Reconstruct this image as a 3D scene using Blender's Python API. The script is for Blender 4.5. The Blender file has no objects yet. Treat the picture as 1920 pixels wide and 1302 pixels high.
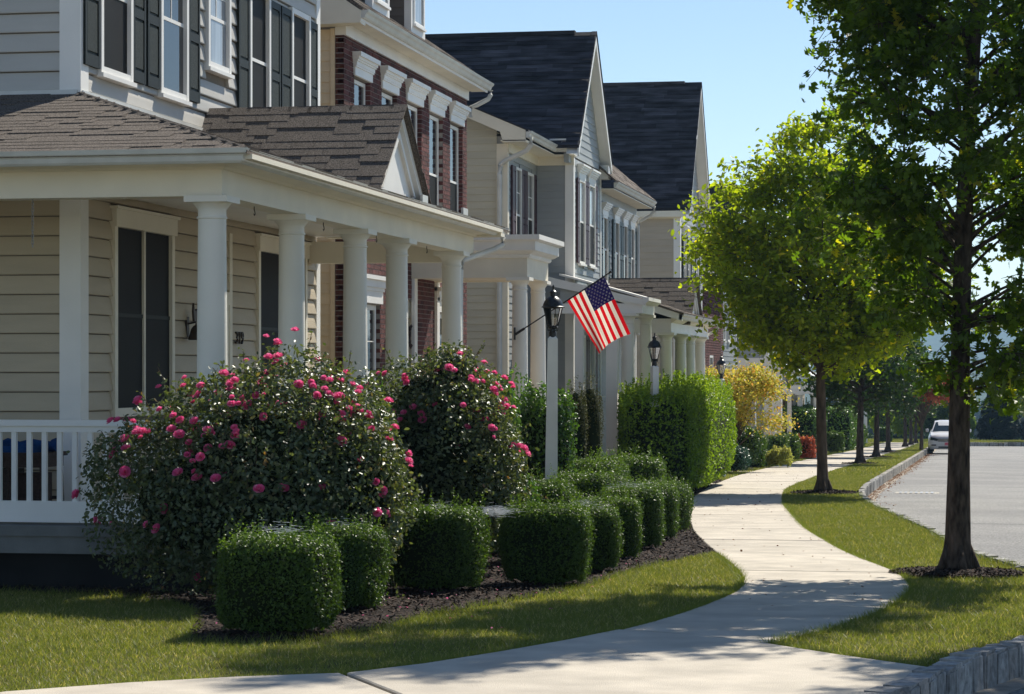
import bpy, math, random
import numpy as np
from mathutils import Vector, Matrix

random.seed(7); RNG = np.random.default_rng(7)
SC = bpy.context.scene
COL = SC.collection
R = math.radians

# ------------------------------------------------------------------ camera
EYE, SLOPE = 1.55, 0.0175
HAZE = 0.00018
cd = bpy.data.cameras.new('camera'); cam = bpy.data.objects.new('camera', cd); COL.objects.link(cam)
cd.sensor_width = 36; cd.lens = 86.74; cd.shift_y = 0.0255; cd.clip_end = 20000; cd.clip_start = 0.1
cam.location = (0, 0, EYE); cam.rotation_euler = (R(90), 0, math.atan(875/4626)); SC.camera = cam

# ------------------------------------------------------------------ sky and sun
SUN = Vector((0.35, 0.93, 1.0)).normalized()
w = bpy.data.worlds.new('World'); SC.world = w; w.use_nodes = True
nt = w.node_tree; bg = nt.nodes['Background']
sky = nt.nodes.new('ShaderNodeTexSky'); sky.sky_type = 'NISHITA'; sky.sun_disc = False
sky.sun_elevation = math.asin(SUN.z); sky.sun_rotation = math.atan2(SUN.x, SUN.y)
sky.air_density = 1.0; sky.dust_density = 0.0; sky.ozone_density = 1.0; sky.altitude = 1500
nt.links.new(sky.outputs[0], bg.inputs[0]); bg.inputs[1].default_value = 0.082
sl = bpy.data.lights.new('sun', 'SUN'); so = bpy.data.objects.new('sun', sl); COL.objects.link(so)
sl.energy = 4.6; sl.angle = R(0.5); sl.color = (1.0, 0.94, 0.82)
so.rotation_euler = SUN.to_track_quat('Z', 'Y').to_euler(); so.location = (20, 60, 60)
vs = SC.view_settings; vs.view_transform = 'Standard'; vs.look = 'None'; vs.exposure = 0.6; vs.gamma = 1
vs.use_curve_mapping = False
cy = SC.cycles
cy.max_bounces = 9; cy.diffuse_bounces = 6; cy.glossy_bounces = 3; cy.transmission_bounces = 4
cy.transparent_max_bounces = 12; cy.volume_bounces = 0; cy.caustics_reflective = False; cy.caustics_refractive = False
cy.use_denoising = True; cy.sample_clamp_indirect = 6

# ------------------------------------------------------------------ materials
def _n(nt, t, **k):
    n = nt.nodes.new(t)
    for a, b in k.items(): setattr(n, a, b)
    return n
def mat(name, c, rough=0.6, spec=0.4, var=0.12, vs=3.0, bump=0.0, bs=40.0, orand=0.0, arand=0.0, stretch=None, metal=0.0, c2=None, cmix=None, trans=0.0):
    """Principled with noise colour variation, bump and per-object / per-piece value variation"""
    m = bpy.data.materials.new(name); m.use_nodes = True; nt = m.node_tree; L = nt.links.new
    b = nt.nodes['Principled BSDF']; b.inputs['Roughness'].default_value = rough
    b.inputs['Specular IOR Level'].default_value = spec; b.inputs['Metallic'].default_value = metal
    tc = _n(nt, 'ShaderNodeNewGeometry'); src = tc.outputs['Position']
    mp = _n(nt, 'ShaderNodeMapping'); L(src, mp.inputs[0])
    if stretch: mp.inputs['Scale'].default_value = stretch
    nz = _n(nt, 'ShaderNodeTexNoise'); nz.inputs['Scale'].default_value = vs; nz.inputs['Detail'].default_value = 6
    L(mp.outputs[0], nz.inputs[0])
    mr = _n(nt, 'ShaderNodeMapRange'); mr.inputs[1].default_value = 0.3; mr.inputs[2].default_value = 0.7
    mr.inputs[3].default_value = 1-var; mr.inputs[4].default_value = 1+var; L(nz.outputs[0], mr.inputs[0])
    fac = mr.outputs[0]
    def addr(sock, amt, fac):
        q = _n(nt, 'ShaderNodeMapRange'); q.inputs[3].default_value = 1-amt; q.inputs[4].default_value = 1+amt; L(sock, q.inputs[0])
        mu = _n(nt, 'ShaderNodeMath', operation='MULTIPLY'); L(fac, mu.inputs[0]); L(q.outputs[0], mu.inputs[1]); return mu.outputs[0]
    if orand: fac = addr(_n(nt, 'ShaderNodeObjectInfo').outputs['Random'], orand, fac)
    if arand:
        at = _n(nt, 'ShaderNodeAttribute', attribute_name='rnd'); fac = addr(at.outputs['Fac'], arand, fac)
    vm = _n(nt, 'ShaderNodeVectorMath', operation='SCALE')
    if c2:
        mx = _n(nt, 'ShaderNodeMix', data_type='RGBA'); mx.inputs[6].default_value = (*c, 1); mx.inputs[7].default_value = (*c2, 1)
        if cmix == 'attr': L(_n(nt, 'ShaderNodeAttribute', attribute_name='rnd').outputs['Fac'], mx.inputs[0])
        elif cmix == 'obj': L(_n(nt, 'ShaderNodeObjectInfo').outputs['Random'], mx.inputs[0])
        else:
            n2 = _n(nt, 'ShaderNodeTexNoise'); n2.inputs['Scale'].default_value = cmix or 1.0; n2.inputs['Detail'].default_value = 5; L(src, n2.inputs[0])
            m2 = _n(nt, 'ShaderNodeMapRange'); m2.inputs[1].default_value = 0.4; m2.inputs[2].default_value = 0.6; L(n2.outputs[0], m2.inputs[0]); L(m2.outputs[0], mx.inputs[0])
        L(mx.outputs[2], vm.inputs[0])
    else: vm.inputs[0].default_value = c
    L(fac, vm.inputs['Scale']); L(vm.outputs[0], b.inputs['Base Color'])
    if bump:
        bn = _n(nt, 'ShaderNodeTexNoise'); bn.inputs['Scale'].default_value = bs; bn.inputs['Detail'].default_value = 4; L(mp.outputs[0], bn.inputs[0])
        bp = _n(nt, 'ShaderNodeBump'); bp.inputs['Strength'].default_value = min(1, bump); bp.inputs['Distance'].default_value = 0.01*max(1, bump)
        L(bn.outputs[0], bp.inputs['Height']); L(bp.outputs[0], b.inputs['Normal'])
    if trans:
        tr = _n(nt, 'ShaderNodeBsdfTranslucent'); L(vm.outputs[0], tr.inputs[0]); ms = _n(nt, 'ShaderNodeMixShader'); ms.inputs[0].default_value = trans
        L(b.outputs[0], ms.inputs[1]); L(tr.outputs[0], ms.inputs[2]); L(ms.outputs[0], nt.nodes['Material Output'].inputs[0])
    return m
def leafmat(name, c1, c2, c3=None, rough=0.45, spec=0.35, trans=0.4, tcol=None):
    m = bpy.data.materials.new(name); m.use_nodes = True; nt = m.node_tree; L = nt.links.new
    b = nt.nodes['Principled BSDF']; b.inputs['Roughness'].default_value = rough; b.inputs['Specular IOR Level'].default_value = spec
    at = _n(nt, 'ShaderNodeAttribute', attribute_name='rnd'); cr = _n(nt, 'ShaderNodeValToRGB'); L(at.outputs['Fac'], cr.inputs[0])
    cr.color_ramp.elements[0].color = (*c1, 1); cr.color_ramp.elements[1].color = (*c2, 1); cr.color_ramp.elements[1].position = 0.85
    if c3: e = cr.color_ramp.elements.new(1.0); e.color = (*c3, 1)
    L(cr.outputs[0], b.inputs['Base Color'])
    t = _n(nt, 'ShaderNodeBsdfTranslucent')
    if tcol:
        mx = _n(nt, 'ShaderNodeMix', data_type='RGBA', blend_type='MULTIPLY'); mx.inputs[0].default_value = 1; L(cr.outputs[0], mx.inputs[6]); mx.inputs[7].default_value = (*tcol, 1); L(mx.outputs[2], t.inputs[0])
    else: L(cr.outputs[0], t.inputs[0])
    ms = _n(nt, 'ShaderNodeMixShader'); ms.inputs[0].default_value = trans
    L(b.outputs[0], ms.inputs[1]); L(t.outputs[0], ms.inputs[2]); L(ms.outputs[0], nt.nodes['Material Output'].inputs[0])
    return m
def glassmat(name, alpha=0.75, tint=(1, 1, 1)):
    m = bpy.data.materials.new(name); m.use_nodes = True; nt = m.node_tree; L = nt.links.new
    g = _n(nt, 'ShaderNodeBsdfGlossy'); g.inputs['Roughness'].default_value = 0.03
    t = _n(nt, 'ShaderNodeBsdfTransparent'); t.inputs[0].default_value = (*tint, 1)
    f = _n(nt, 'ShaderNodeFresnel'); f.inputs[0].default_value = 1.5
    a = _n(nt, 'ShaderNodeMath', operation='ADD'); L(f.outputs[0], a.inputs[0]); a.inputs[1].default_value = 1-alpha-0.1
    ms = _n(nt, 'ShaderNodeMixShader'); L(a.outputs[0], ms.inputs[0]); L(t.outputs[0], ms.inputs[1]); L(g.outputs[0], ms.inputs[2])
    L(ms.outputs[0], nt.nodes['Material Output'].inputs[0]); return m

M = {}
M['trim'] = mat('white_trim', (0.83, 0.81, 0.77), 0.45, 0.4, 0.05, 2.0, 0.15, 60)
M['trim2'] = mat('cream_trim', (0.80, 0.74, 0.61), 0.5, 0.4, 0.06, 2.0, 0.15, 60)
M['column'] = mat('column_paint', (0.80, 0.77, 0.69), 0.5, 0.35, 0.05, 1.5, 0.1, 30)
M['gutter'] = mat('gutter_metal', (0.62, 0.62, 0.59), 0.35, 0.5, 0.10, 4, 0.1, 20)
M['side1'] = mat('beige_siding', (0.50, 0.42, 0.30), 0.5, 0.4, 0.05, 2, 0.35, 60, orand=0.05, stretch=(1, 1, 5))
M['side1u'] = mat('pale_siding', (0.50, 0.48, 0.44), 0.5, 0.4, 0.05, 2, 0.35, 60, orand=0.05, stretch=(1, 1, 5))
M['side2'] = mat('tan_siding', (0.74, 0.58, 0.38), 0.5, 0.4, 0.05, 2, 0.3, 60, orand=0.04, stretch=(1, 1, 5))
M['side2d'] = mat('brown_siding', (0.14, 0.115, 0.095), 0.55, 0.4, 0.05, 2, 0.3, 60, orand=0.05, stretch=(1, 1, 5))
M['side3'] = mat('greige_siding', (0.54, 0.51, 0.41), 0.5, 0.4, 0.05, 2, 0.3, 60, orand=0.04, stretch=(1, 1, 5))
M['side3b'] = mat('grey_siding', (0.33, 0.345, 0.345), 0.5, 0.4, 0.05, 2, 0.3, 60, orand=0.04, stretch=(1, 1, 5))
M['side4'] = mat('taupe_siding', (0.47, 0.405, 0.32), 0.5, 0.4, 0.05, 2, 0.3, 60, orand=0.04, stretch=(1, 1, 5))
M['shingle'] = mat('brown_shingle', (0.142, 0.118, 0.100), 0.9, 0.2, 0.8, 70, 0.8, 260, orand=0.06)
M['shingled'] = mat('black_shingle', (0.046, 0.044, 0.05), 0.8, 0.35, 0.75, 1.6, 0.8, 20, orand=0.45, stretch=(1, 1, 7))  # streaky tone paints in the sun catching on lifted shingles
M['shinglej'] = mat('brown_shingle_joined', (0.142, 0.118, 0.100), 0.9, 0.2, 0.8, 70, 0.8, 260, arand=0.06)
M['shingledj'] = mat('black_shingle_joined', (0.034, 0.034, 0.04), 0.8, 0.35, 0.3, 60, 0.8, 220, arand=0.25)
M['shutter'] = mat('green_black_shutter', (0.012, 0.015, 0.012), 0.55, 0.2, 0.1, 4, 0.3, 60)
M['shpanel'] = mat('shutter_woodgrain', (0.028, 0.033, 0.027), 0.6, 0.25, 0.7, 30, 0.6, 60, stretch=(6, 6, 0.8))
M['burg'] = mat('burgundy_shutter', (0.055, 0.016, 0.024), 0.45, 0.45, 0.1, 4, 0.2, 60)
M['teal'] = mat('teal_shutter', (0.018, 0.034, 0.038), 0.45, 0.45, 0.1, 4, 0.2, 60)
M['screen'] = mat('window_screen', (0.010, 0.009, 0.008), 0.6, 0.12, 0.35, 1.5)
M['pane'] = mat('window_glass', (0.02, 0.024, 0.028), 0.04, 0.6, 0.3, 1.0)
M['curtain_sky'] = mat('glass_curtain_and_sky', (0.30, 0.33, 0.36), 0.06, 0.6, 0.35, 9, stretch=(1, 1, 0.05))  # pale colour; in 'bright' windows it paints the sky reflected by upper panes
M['brick'] = mat('brick_joined', (0.105, 0.036, 0.032), 0.85, 0.25, 0.25, 30, 0.6, 90, arand=0.45)
M['brickd'] = mat('brick_single', (0.135, 0.045, 0.030), 0.85, 0.25, 0.25, 30, 0.6, 90, orand=0.45, c2=(0.08, 0.035, 0.028), cmix='obj')
M['mortar'] = mat('mortar', (0.30, 0.27, 0.24), 0.9, 0.2, 0.15, 20, 0.4, 90)
M['conc'] = mat('concrete', (0.52, 0.465, 0.385), 0.8, 0.25, 0.14, 2.4, 0.6, 120, orand=0.07, c2=(0.47, 0.42, 0.35), cmix=2.2)
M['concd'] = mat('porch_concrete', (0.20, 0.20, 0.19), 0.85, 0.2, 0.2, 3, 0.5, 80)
M['found'] = mat('dark_foundation', (0.02, 0.02, 0.02), 0.9, 0.2, 0.3, 3)
M['asph'] = mat('asphalt', (0.215, 0.21, 0.205), 0.85, 0.3, 0.6, 34, 1.6, 80, c2=(0.27, 0.262, 0.25), cmix=0.35)
M['stone'] = mat('granite_block', (0.30, 0.29, 0.275), 0.85, 0.3, 0.4, 14, 1.6, 26, orand=0.22)
M['stonej'] = mat('granite_block_joined', (0.36, 0.335, 0.295), 0.85, 0.3, 0.7, 22, 2.5, 30, arand=0.4)
M['gstrip'] = mat('gutter_strip', (0.33, 0.29, 0.24), 0.9, 0.2, 0.25, 5, 0.6, 60)
M['soil'] = mat('lawn_soil', (0.085, 0.085, 0.03), 0.95, 0.1, 0.4, 5, 0.6, 60, c2=(0.12, 0.105, 0.045), cmix=0.8)
M['field'] = mat('valley_ground', (0.05, 0.07, 0.025), 0.95, 0.1, 0.3, 0.02)
M['mulchb'] = mat('mulch_bed', (0.022, 0.015, 0.012), 0.95, 0.15, 0.5, 20, 1.5, 45)
M['mulch'] = mat('mulch_chips', (0.055, 0.036, 0.028), 0.9, 0.2, 0.3, 20, 0.3, 60, arand=0.75)
M['bark'] = mat('bark', (0.078, 0.058, 0.045), 0.95, 0.15, 0.75, 20, 4.5, 26, stretch=(1, 1, 0.3))
M['bark2'] = mat('bark_pale', (0.105, 0.075, 0.05), 0.95, 0.15, 0.45, 14, 2.0, 26, stretch=(1, 1, 0.3))
M['black'] = mat('black_iron', (0.014, 0.013, 0.014), 0.35, 0.5, 0.2, 12, 0.1, 60)
M['post'] = mat('post_paint', (0.82, 0.80, 0.76), 0.5, 0.35, 0.07, 3, 0.15, 40)
M['candle'] = mat('candle', (0.5, 0.5, 0.45), 0.5)
M['wicker'] = mat('wicker', (0.045, 0.025, 0.018), 0.7, 0.3, 0.5, 40, 1.0, 60)
M['blue'] = mat('blue_cloth', (0.012, 0.05, 0.16), 0.9, 0.1, 0.3, 8, 0.4, 30)
M['bronze'] = mat('bronze', (0.05, 0.035, 0.025), 0.5, 0.5, 0.2, 20, 0.3, 60, metal=0.4)
M['steel'] = mat('galvanised', (0.35, 0.35, 0.35), 0.35, 0.5, 0.1, 20, metal=0.8)
M['fred'] = mat('flag_red', (0.62, 0.006, 0.012), 0.8, 0.1, 0.05, trans=0.5)
M['fwhite'] = mat('flag_white', (0.8, 0.74, 0.62), 0.8, 0.1, 0.05, trans=0.5)
M['fblue'] = mat('flag_blue', (0.014, 0.010, 0.065), 0.8, 0.1, 0.05, trans=0.4)
M['carw'] = mat('car_paint', (0.72, 0.73, 0.74), 0.18, 0.5, 0.02)
M['cargl'] = mat('car_glass', (0.02, 0.03, 0.035), 0.05, 0.6, 0.2)
M['tyre'] = mat('tyre', (0.012, 0.012, 0.012), 0.85, 0.2)
M['chrome'] = mat('chrome', (0.5, 0.5, 0.52), 0.15, 0.5, metal=0.9)
M['plate'] = mat('pink_plate', (0.75, 0.25, 0.30), 0.5)
M['platem'] = mat('plate_marks', (0.65, 0.05, 0.09), 0.5)
M['web'] = mat('spider_silk', (0.8, 0.8, 0.8), 0.4, 0.5, 0.0, trans=0.5)
M['lglass'] = glassmat('lantern_glass', 0.8)
M['box'] = leafmat('boxwood_leaf', (0.045, 0.085, 0.014), (0.10, 0.175, 0.028), (0.17, 0.26, 0.045), 0.45, 0.35, 0.4, (1.2, 1.2, .5))
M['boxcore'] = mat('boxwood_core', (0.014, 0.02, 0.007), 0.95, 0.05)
M['rosel'] = leafmat('rose_leaf', (0.05, 0.078, 0.03), (0.15, 0.185, 0.085), (0.26, 0.14, 0.055), 0.42, 0.6, 0.36, (1.4, 1.35, 0.5))
M['petal'] = leafmat('rose_petal', (0.86, 0.11, 0.32), (0.92, 0.22, 0.46), (0.96, 0.5, 0.64), 0.6, 0.2, 0.5)
M['holly'] = leafmat('holly_leaf', (0.035, 0.085, 0.014), (0.10, 0.20, 0.03), (0.17, 0.30, 0.045), 0.35, 0.5, 0.4, (1.2, 1.2, .5))
M['privet'] = leafmat('privet_leaf', (0.09, 0.17, 0.015), (0.24, 0.36, 0.025), (0.42, 0.52, 0.05), 0.45, 0.3, 0.5, (1.2, 1.2, 0.5))
M['arb'] = leafmat('arborvitae', (0.05, 0.06, 0.012), (0.10, 0.11, 0.02), (0.13, 0.09, 0.03), 0.6, 0.3, 0.3)
M['maple'] = leafmat('golden_maple', (0.34, 0.40, 0.05), (0.76, 0.58, 0.08), (0.80, 0.36, 0.08), 0.5, 0.3, 0.5)
M['redleaf'] = leafmat('red_leaf', (0.28, 0.06, 0.03), (0.5, 0.11, 0.04), (0.55, 0.24, 0.05), 0.5, 0.3, 0.5)
M['yel'] = leafmat('yellow_blade', (0.30, 0.34, 0.06), (0.5, 0.5, 0.1), (0.6, 0.55, 0.15), 0.5, 0.3, 0.5)
M['blueg'] = leafmat('blue_green_leaf', (0.02, 0.06, 0.035), (0.05, 0.12, 0.06), None, 0.4, 0.4, 0.3)
M['oak'] = leafmat('oak_leaf', (0.055, 0.10, 0.012), (0.13, 0.21, 0.022), (0.42, 0.40, 0.04), 0.42, 0.35, 0.56, (1.7, 1.75, 0.35))
M['ash'] = leafmat('ash_leaf', (0.17, 0.24, 0.016), (0.33, 0.39, 0.028), (0.62, 0.54, 0.04), 0.45, 0.3, 0.66, (1.6, 1.6, 0.4))
M['dark'] = leafmat('dark_tree_leaf', (0.03, 0.065, 0.014), (0.07, 0.125, 0.02), (0.2, 0.24, 0.03), 0.45, 0.35, 0.4, (1.2, 1.3, 0.5))
M['wood'] = leafmat('woodland_leaf', (0.028, 0.06, 0.016), (0.065, 0.11, 0.028), (0.12, 0.14, 0.035), 0.7, 0.2, 0.25)
M['conif'] = leafmat('conifer_needle', (0.008, 0.02, 0.01), (0.018, 0.036, 0.016), None, 0.7, 0.2, 0.15)
M['grass'] = leafmat('grass_blade', (0.10, 0.16, 0.024), (0.27, 0.275, 0.068), (0.56, 0.48, 0.24), 0.5, 0.3, 0.42, (1.2, 1.2, 0.5))
M['litter'] = leafmat('dry_leaf', (0.16, 0.08, 0.04), (0.28, 0.14, 0.07), None, 0.8, 0.1, 0.2)

# ------------------------------------------------------------------ mesh helpers
class MB:
    def __init__(s): s.v = []; s.f = []; s.r = []; s.mi = []
    def add(s, vs, fs, r=None, mi=0):
        o = len(s.v); s.v += [tuple(p) for p in vs]; r = random.random() if r is None else r
        for f in fs: s.f.append(tuple(o+i for i in f)); s.r.append(r); s.mi.append(mi)
    def box(s, x0, x1, y0, y1, z0, z1, r=None, mi=0):
        if x1 < x0: x0, x1 = x1, x0
        if y1 < y0: y0, y1 = y1, y0
        if z1 < z0: z0, z1 = z1, z0
        s.add([(x0,y0,z0),(x1,y0,z0),(x1,y1,z0),(x0,y1,z0),(x0,y0,z1),(x1,y0,z1),(x1,y1,z1),(x0,y1,z1)],
              [(0,3,2,1),(4,5,6,7),(0,1,5,4),(1,2,6,5),(2,3,7,6),(3,0,4,7)], r, mi)
    def hexa(s, O, e, t, n, r=None, mi=0):
        """box from corner O with edge vectors e, t, n"""
        O = Vector(O); P = [O, O+e, O+e+t, O+t]; P += [p+n for p in P]
        s.add(P, [(0,3,2,1),(4,5,6,7),(0,1,5,4),(1,2,6,5),(2,3,7,6),(3,0,4,7)], r, mi)
    def poly(s, pts, d, r=None, mi=0):
        """planar polygon extruded by vector d"""
        n = len(pts); d = Vector(d); P = [Vector(p) for p in pts]; P += [p+d for p in P]
        s.add(P, [tuple(range(n))[::-1], tuple(range(n, 2*n))]+[(i, (i+1) % n, (i+1) % n+n, i+n) for i in range(n)], r, mi)
    def lathe(s, prof, cx=0, cy=0, seg=20, mi=0, rot=0.0):
        V = []; n = len(prof)
        for r_, z in prof:
            for k in range(seg):
                a = 2*math.pi*k/seg+rot; V.append((cx+r_*math.cos(a), cy+r_*math.sin(a), z))
        F = [(i*seg+k, i*seg+(k+1) % seg, (i+1)*seg+(k+1) % seg, (i+1)*seg+k) for i in range(n-1) for k in range(seg)]
        F += [tuple(range(seg))[::-1], tuple((n-1)*seg+k for k in range(seg))]
        s.add(V, F, 0.5, mi)
    def tube(s, pts, rad, seg=8, mi=0, wob=0.0):
        pts = [Vector(p) for p in pts]; n = len(pts)
        if not hasattr(rad, '__len__'): rad = [rad]*n
        V = []; up = Vector((0.13, 0.07, 1))
        for i, p in enumerate(pts):
            d = (pts[min(i+1, n-1)]-pts[max(i-1, 0)]).normalized()
            a = d.cross(up)
            if a.length < 0.05: a = d.cross(Vector((1, 0, 0)))
            a.normalize(); b = d.cross(a)
            for k in range(seg):
                t = 2*math.pi*k/seg; rr = rad[i]*(1+(random.uniform(-wob, wob) if wob else 0)); V.append(p+a*math.cos(t)*rr+b*math.sin(t)*rr)
        F = [(i*seg+k, i*seg+(k+1) % seg, (i+1)*seg+(k+1) % seg, (i+1)*seg+k) for i in range(n-1) for k in range(seg)]
        F += [tuple(range(seg))[::-1], tuple((n-1)*seg+k for k in range(seg))]
        s.add(V, F, 0.5, mi)
    def sweep(s, path, prof, mi=0):
        """sweep a closed (out, z) profile along an XY path, mitred; out is to the right of travel"""
        P = [Vector((a, b)) for a, b in path]; n = len(P); V = []; m = len(prof)
        for i in range(n):
            d0 = (P[i]-P[i-1]).normalized() if i else (P[1]-P[0]).normalized()
            d1 = (P[i+1]-P[i]).normalized() if i < n-1 else d0
            n0 = Vector((d0.y, -d0.x)); n1 = Vector((d1.y, -d1.x)); b = (n0+n1).normalized(); k = 1/max(0.3, b.dot(n0))
            for o, z in prof: V.append((P[i].x+b.x*k*o, P[i].y+b.y*k*o, z))
        F = [(i*m+j, (i+1)*m+j, (i+1)*m+(j+1) % m, i*m+(j+1) % m) for i in range(n-1) for j in range(m)]
        F += [tuple(range(m)), tuple((n-1)*m+j for j in range(m))[::-1]]
        s.add(V, F, 0.5, mi)
def mesh_of(name, mb, mats, smooth=False):
    me = bpy.data.meshes.new(name); me.from_pydata(mb.v, [], mb.f)
    for m in (mats if isinstance(mats, (list, tuple)) else [mats]): me.materials.append(m)
    if any(mb.mi): me.polygons.foreach_set('material_index', mb.mi)
    a = me.attributes.new('rnd', 'FLOAT', 'FACE'); a.data.foreach_set('value', mb.r)
    import bmesh
    bm = bmesh.new(); bm.from_mesh(me); bmesh.ops.recalc_face_normals(bm, faces=bm.faces); bm.to_mesh(me); bm.free()
    if smooth: me.shade_smooth() if False else me.polygons.foreach_set('use_smooth', [True]*len(me.polygons))
    me.update(); return me
def link(o, parent=None, kind=None, label=None, cat=None, group=None):
    COL.objects.link(o)
    if parent is not None:
        o.parent = parent; o.matrix_parent_inverse = parent.matrix_basis.inverted()
    if kind: o['kind'] = kind
    if label: o['label'] = label
    if cat: o['category'] = cat
    if group: o['group'] = group
    return o
def obj(name, mb, mats, parent=None, smooth=False, **k):
    me = mb if isinstance(mb, bpy.types.Mesh) else mesh_of(name, mb, mats, smooth)
    return link(bpy.data.objects.new(name, me), parent, **k)
def auto_smooth(o, ang=40):
    me = o.data; me.polygons.foreach_set('use_smooth', [True]*len(me.polygons))
    try: me.set_sharp_from_angle(angle=R(ang))
    except Exception: pass
    return o
def thing(name, loc, label, cat, group=None):
    o = bpy.data.objects.new(name, None); o.location = loc; o.empty_display_size = 0.2
    return link(o, None, None, label, cat, group)
def copy_tree(o, loc=None, rz=None, label=None, sc=None, parent=None):
    c = o.copy(); COL.objects.link(c)
    if parent is not None:
        mi = o.matrix_parent_inverse.copy(); c.parent = parent; c.matrix_parent_inverse = mi
    for ch in o.children: copy_tree(ch, parent=c)
    if loc is not None: c.location = loc
    if rz is not None: c.rotation_euler.z = rz
    if sc is not None: c.scale = (sc, sc, sc) if not hasattr(sc, '__len__') else sc
    if label: c['label'] = label
    return c
def gz(x, y): return -SLOPE*y

# numpy leaf clouds -------------------------------------------------
KITE = (np.array([(0,0,0),(.5,.30,.07),(1,0,0),(.5,-.30,.07)], float), [(0,1,2),(0,2,3)])
SLIM = (np.array([(0,0,0),(.42,.17,.04),(1,0,-.05),(.42,-.17,.04)], float), [(0,1,2),(0,2,3)])
OVAL = (np.array([(0,0,0),(.28,.25,.05),(.68,.24,.05),(1,0,-.04),(.68,-.24,.05),(.28,-.25,.05)], float), [(0,1,2),(0,2,3),(0,3,4),(0,4,5)])
_ok = [(0,0),(.22,.30),(.36,.07),(.54,.44),(.62,.10),(.84,.22),(1,0)]
OAK = (np.array([(x, y, abs(y)*.18) for x, y in _ok]+[(x, -y, abs(y)*.18) for x, y in _ok[1:-1]]+[(.45,0,0)], float),
       [(0,1,12),(1,2,12),(2,3,12),(3,4,12),(4,5,12),(5,6,12),(0,12,7),(7,12,8),(8,12,9),(9,12,10),(10,12,11),(11,12,6)])
BLADE = (np.array([(0,-.5,0),(0,.5,0),(1,0,0)], float), [(0,1,2)])
def leafcloud(C, D, S, shape, rnd, width=None, tilt=0.9, rng=RNG):
    """C centres, D preferred normals, S sizes -> verts, tris, per-face rnd"""
    N = len(C); T, F = shape; k = len(T); F = np.array(F)
    n = D+rng.normal(0, tilt, (N, 3)); n /= np.linalg.norm(n, axis=1)[:, None]+1e-9
    a = np.cross(n, rng.normal(0, 1, (N, 3))); a /= np.linalg.norm(a, axis=1)[:, None]+1e-9
    b = np.cross(n, a)
    s = S[:, None, None]
    V = C[:, None, :]+s*((T[None, :, 0, None]-.5)*a[:, None, :]+T[None, :, 1, None]*b[:, None, :]+T[None, :, 2, None]*n[:, None, :])
    tri = (F[None]+(np.arange(N)*k)[:, None, None]).reshape(-1, 3)
    return V.reshape(-1, 3), tri, np.repeat(rnd, len(F))
def npmesh(name, parts, mats):
    """parts: list of (verts, tris, rnd, material index)"""
    Vs, Fs, Rn, Mi = [], [], [], []; off = 0
    for p in parts:
        v, f, r = p[:3]; mi = p[3] if len(p) > 3 else 0
        Vs.append(v); Fs.append(f+off); Rn.append(r); Mi.append(np.full(len(f), mi)); off += len(v)
    v = np.concatenate(Vs); f = np.concatenate(Fs); rn = np.concatenate(Rn); mi = np.concatenate(Mi)
    me = bpy.data.meshes.new(name); me.vertices.add(len(v)); me.vertices.foreach_set('co', v.astype(np.float32).ravel())
    me.loops.add(len(f)*3); me.loops.foreach_set('vertex_index', f.astype(np.int32).ravel())
    me.polygons.add(len(f)); me.polygons.foreach_set('loop_start', np.arange(0, len(f)*3, 3, dtype=np.int32))
    for m in (mats if isinstance(mats, (list, tuple)) else [mats]): me.materials.append(m)
    me.update(calc_edges=True)
    me.polygons.foreach_set('material_index', mi.astype(np.int32))
    a = me.attributes.new('rnd', 'FLOAT', 'FACE'); a.data.foreach_set('value', np.clip(rn, 0, 1).astype(np.float32))
    return me

# ================================================================== GROUND
def sheet(name, pts, z0, z1, m, kind='structure', label=None, parent=None, r=None):
    """flat-sloped polygon following the street's fall, from depth z0 to z1"""
    mb = MB(); n = len(pts)
    V = [(x, y, gz(x, y)+z1) for x, y in pts]+[(x, y, gz(x, y)+z0) for x, y in pts]
    mb.add(V, [tuple(range(n)), tuple(range(n, 2*n))[::-1]]+[(i, i+n, (i+1) % n+n, (i+1) % n) for i in range(n)], r)
    return obj(name, mb, m, parent, kind=kind, label=label)
def smoothpath(P, n=6):
    out = []
    for i in range(len(P)-1):
        p0 = P[max(i-1, 0)]; p1 = P[i]; p2 = P[i+1]; p3 = P[min(i+2, len(P)-1)]
        for k in range(n):
            t = k/n
            out.append(tuple(0.5*((2*p1[j])+(-p0[j]+p2[j])*t+(2*p0[j]-5*p1[j]+4*p2[j]-p3[j])*t*t+(-p0[j]+3*p1[j]-3*p2[j]+p3[j])*t**3) for j in (0, 1)))
    out.append(P[-1]); return out

# terrain: falls away past the end of the street, woods in the valley, blue ridge far off
def terrain_z(x, y):
    if y < 185: z = -SLOPE*y-0.42-max(0, (-y-20))*0.0
    else:
        z = -3.66-(28*(1-math.exp(-(y-185)/260.0)))
    z += 0.0
    if y > 900:
        t = min(1, (y-900)/2300); z += 26*t
    # ridge line
    rx = 30+14*math.sin(x/420+0.7)+7*math.sin(x/170+2)+3*math.sin(x/61)
    z += (rx+24)*math.exp(-((y-3500)/700.0)**2)*(1-0.12*math.tanh((x-300)/500))
    z += 22*math.exp(-((y-2000)/260.0)**2)*(0.6+0.4*math.sin(x/230+1))
    return z
ys = list(np.concatenate([np.arange(-120, 200, 20), np.arange(200, 1000, 40), np.arange(1000, 5200, 90)]))
xs = list(np.concatenate([np.arange(-2600, -300, 100), np.arange(-300, 700, 20), np.arange(700, 3200, 100)]))
mb = MB(); mb.v = [(x, y, terrain_z(x, y)) for y in ys for x in xs]; nx = len(xs)
mb.f = [(j*nx+i, j*nx+i+1, (j+1)*nx+i+1, (j+1)*nx+i) for j in range(len(ys)-1) for i in range(nx-1)]
mb.r = [0.5]*len(mb.f); mb.mi = [0]*len(mb.f)
obj('terrain', mb, M['field'], kind='structure', smooth=True)

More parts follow.
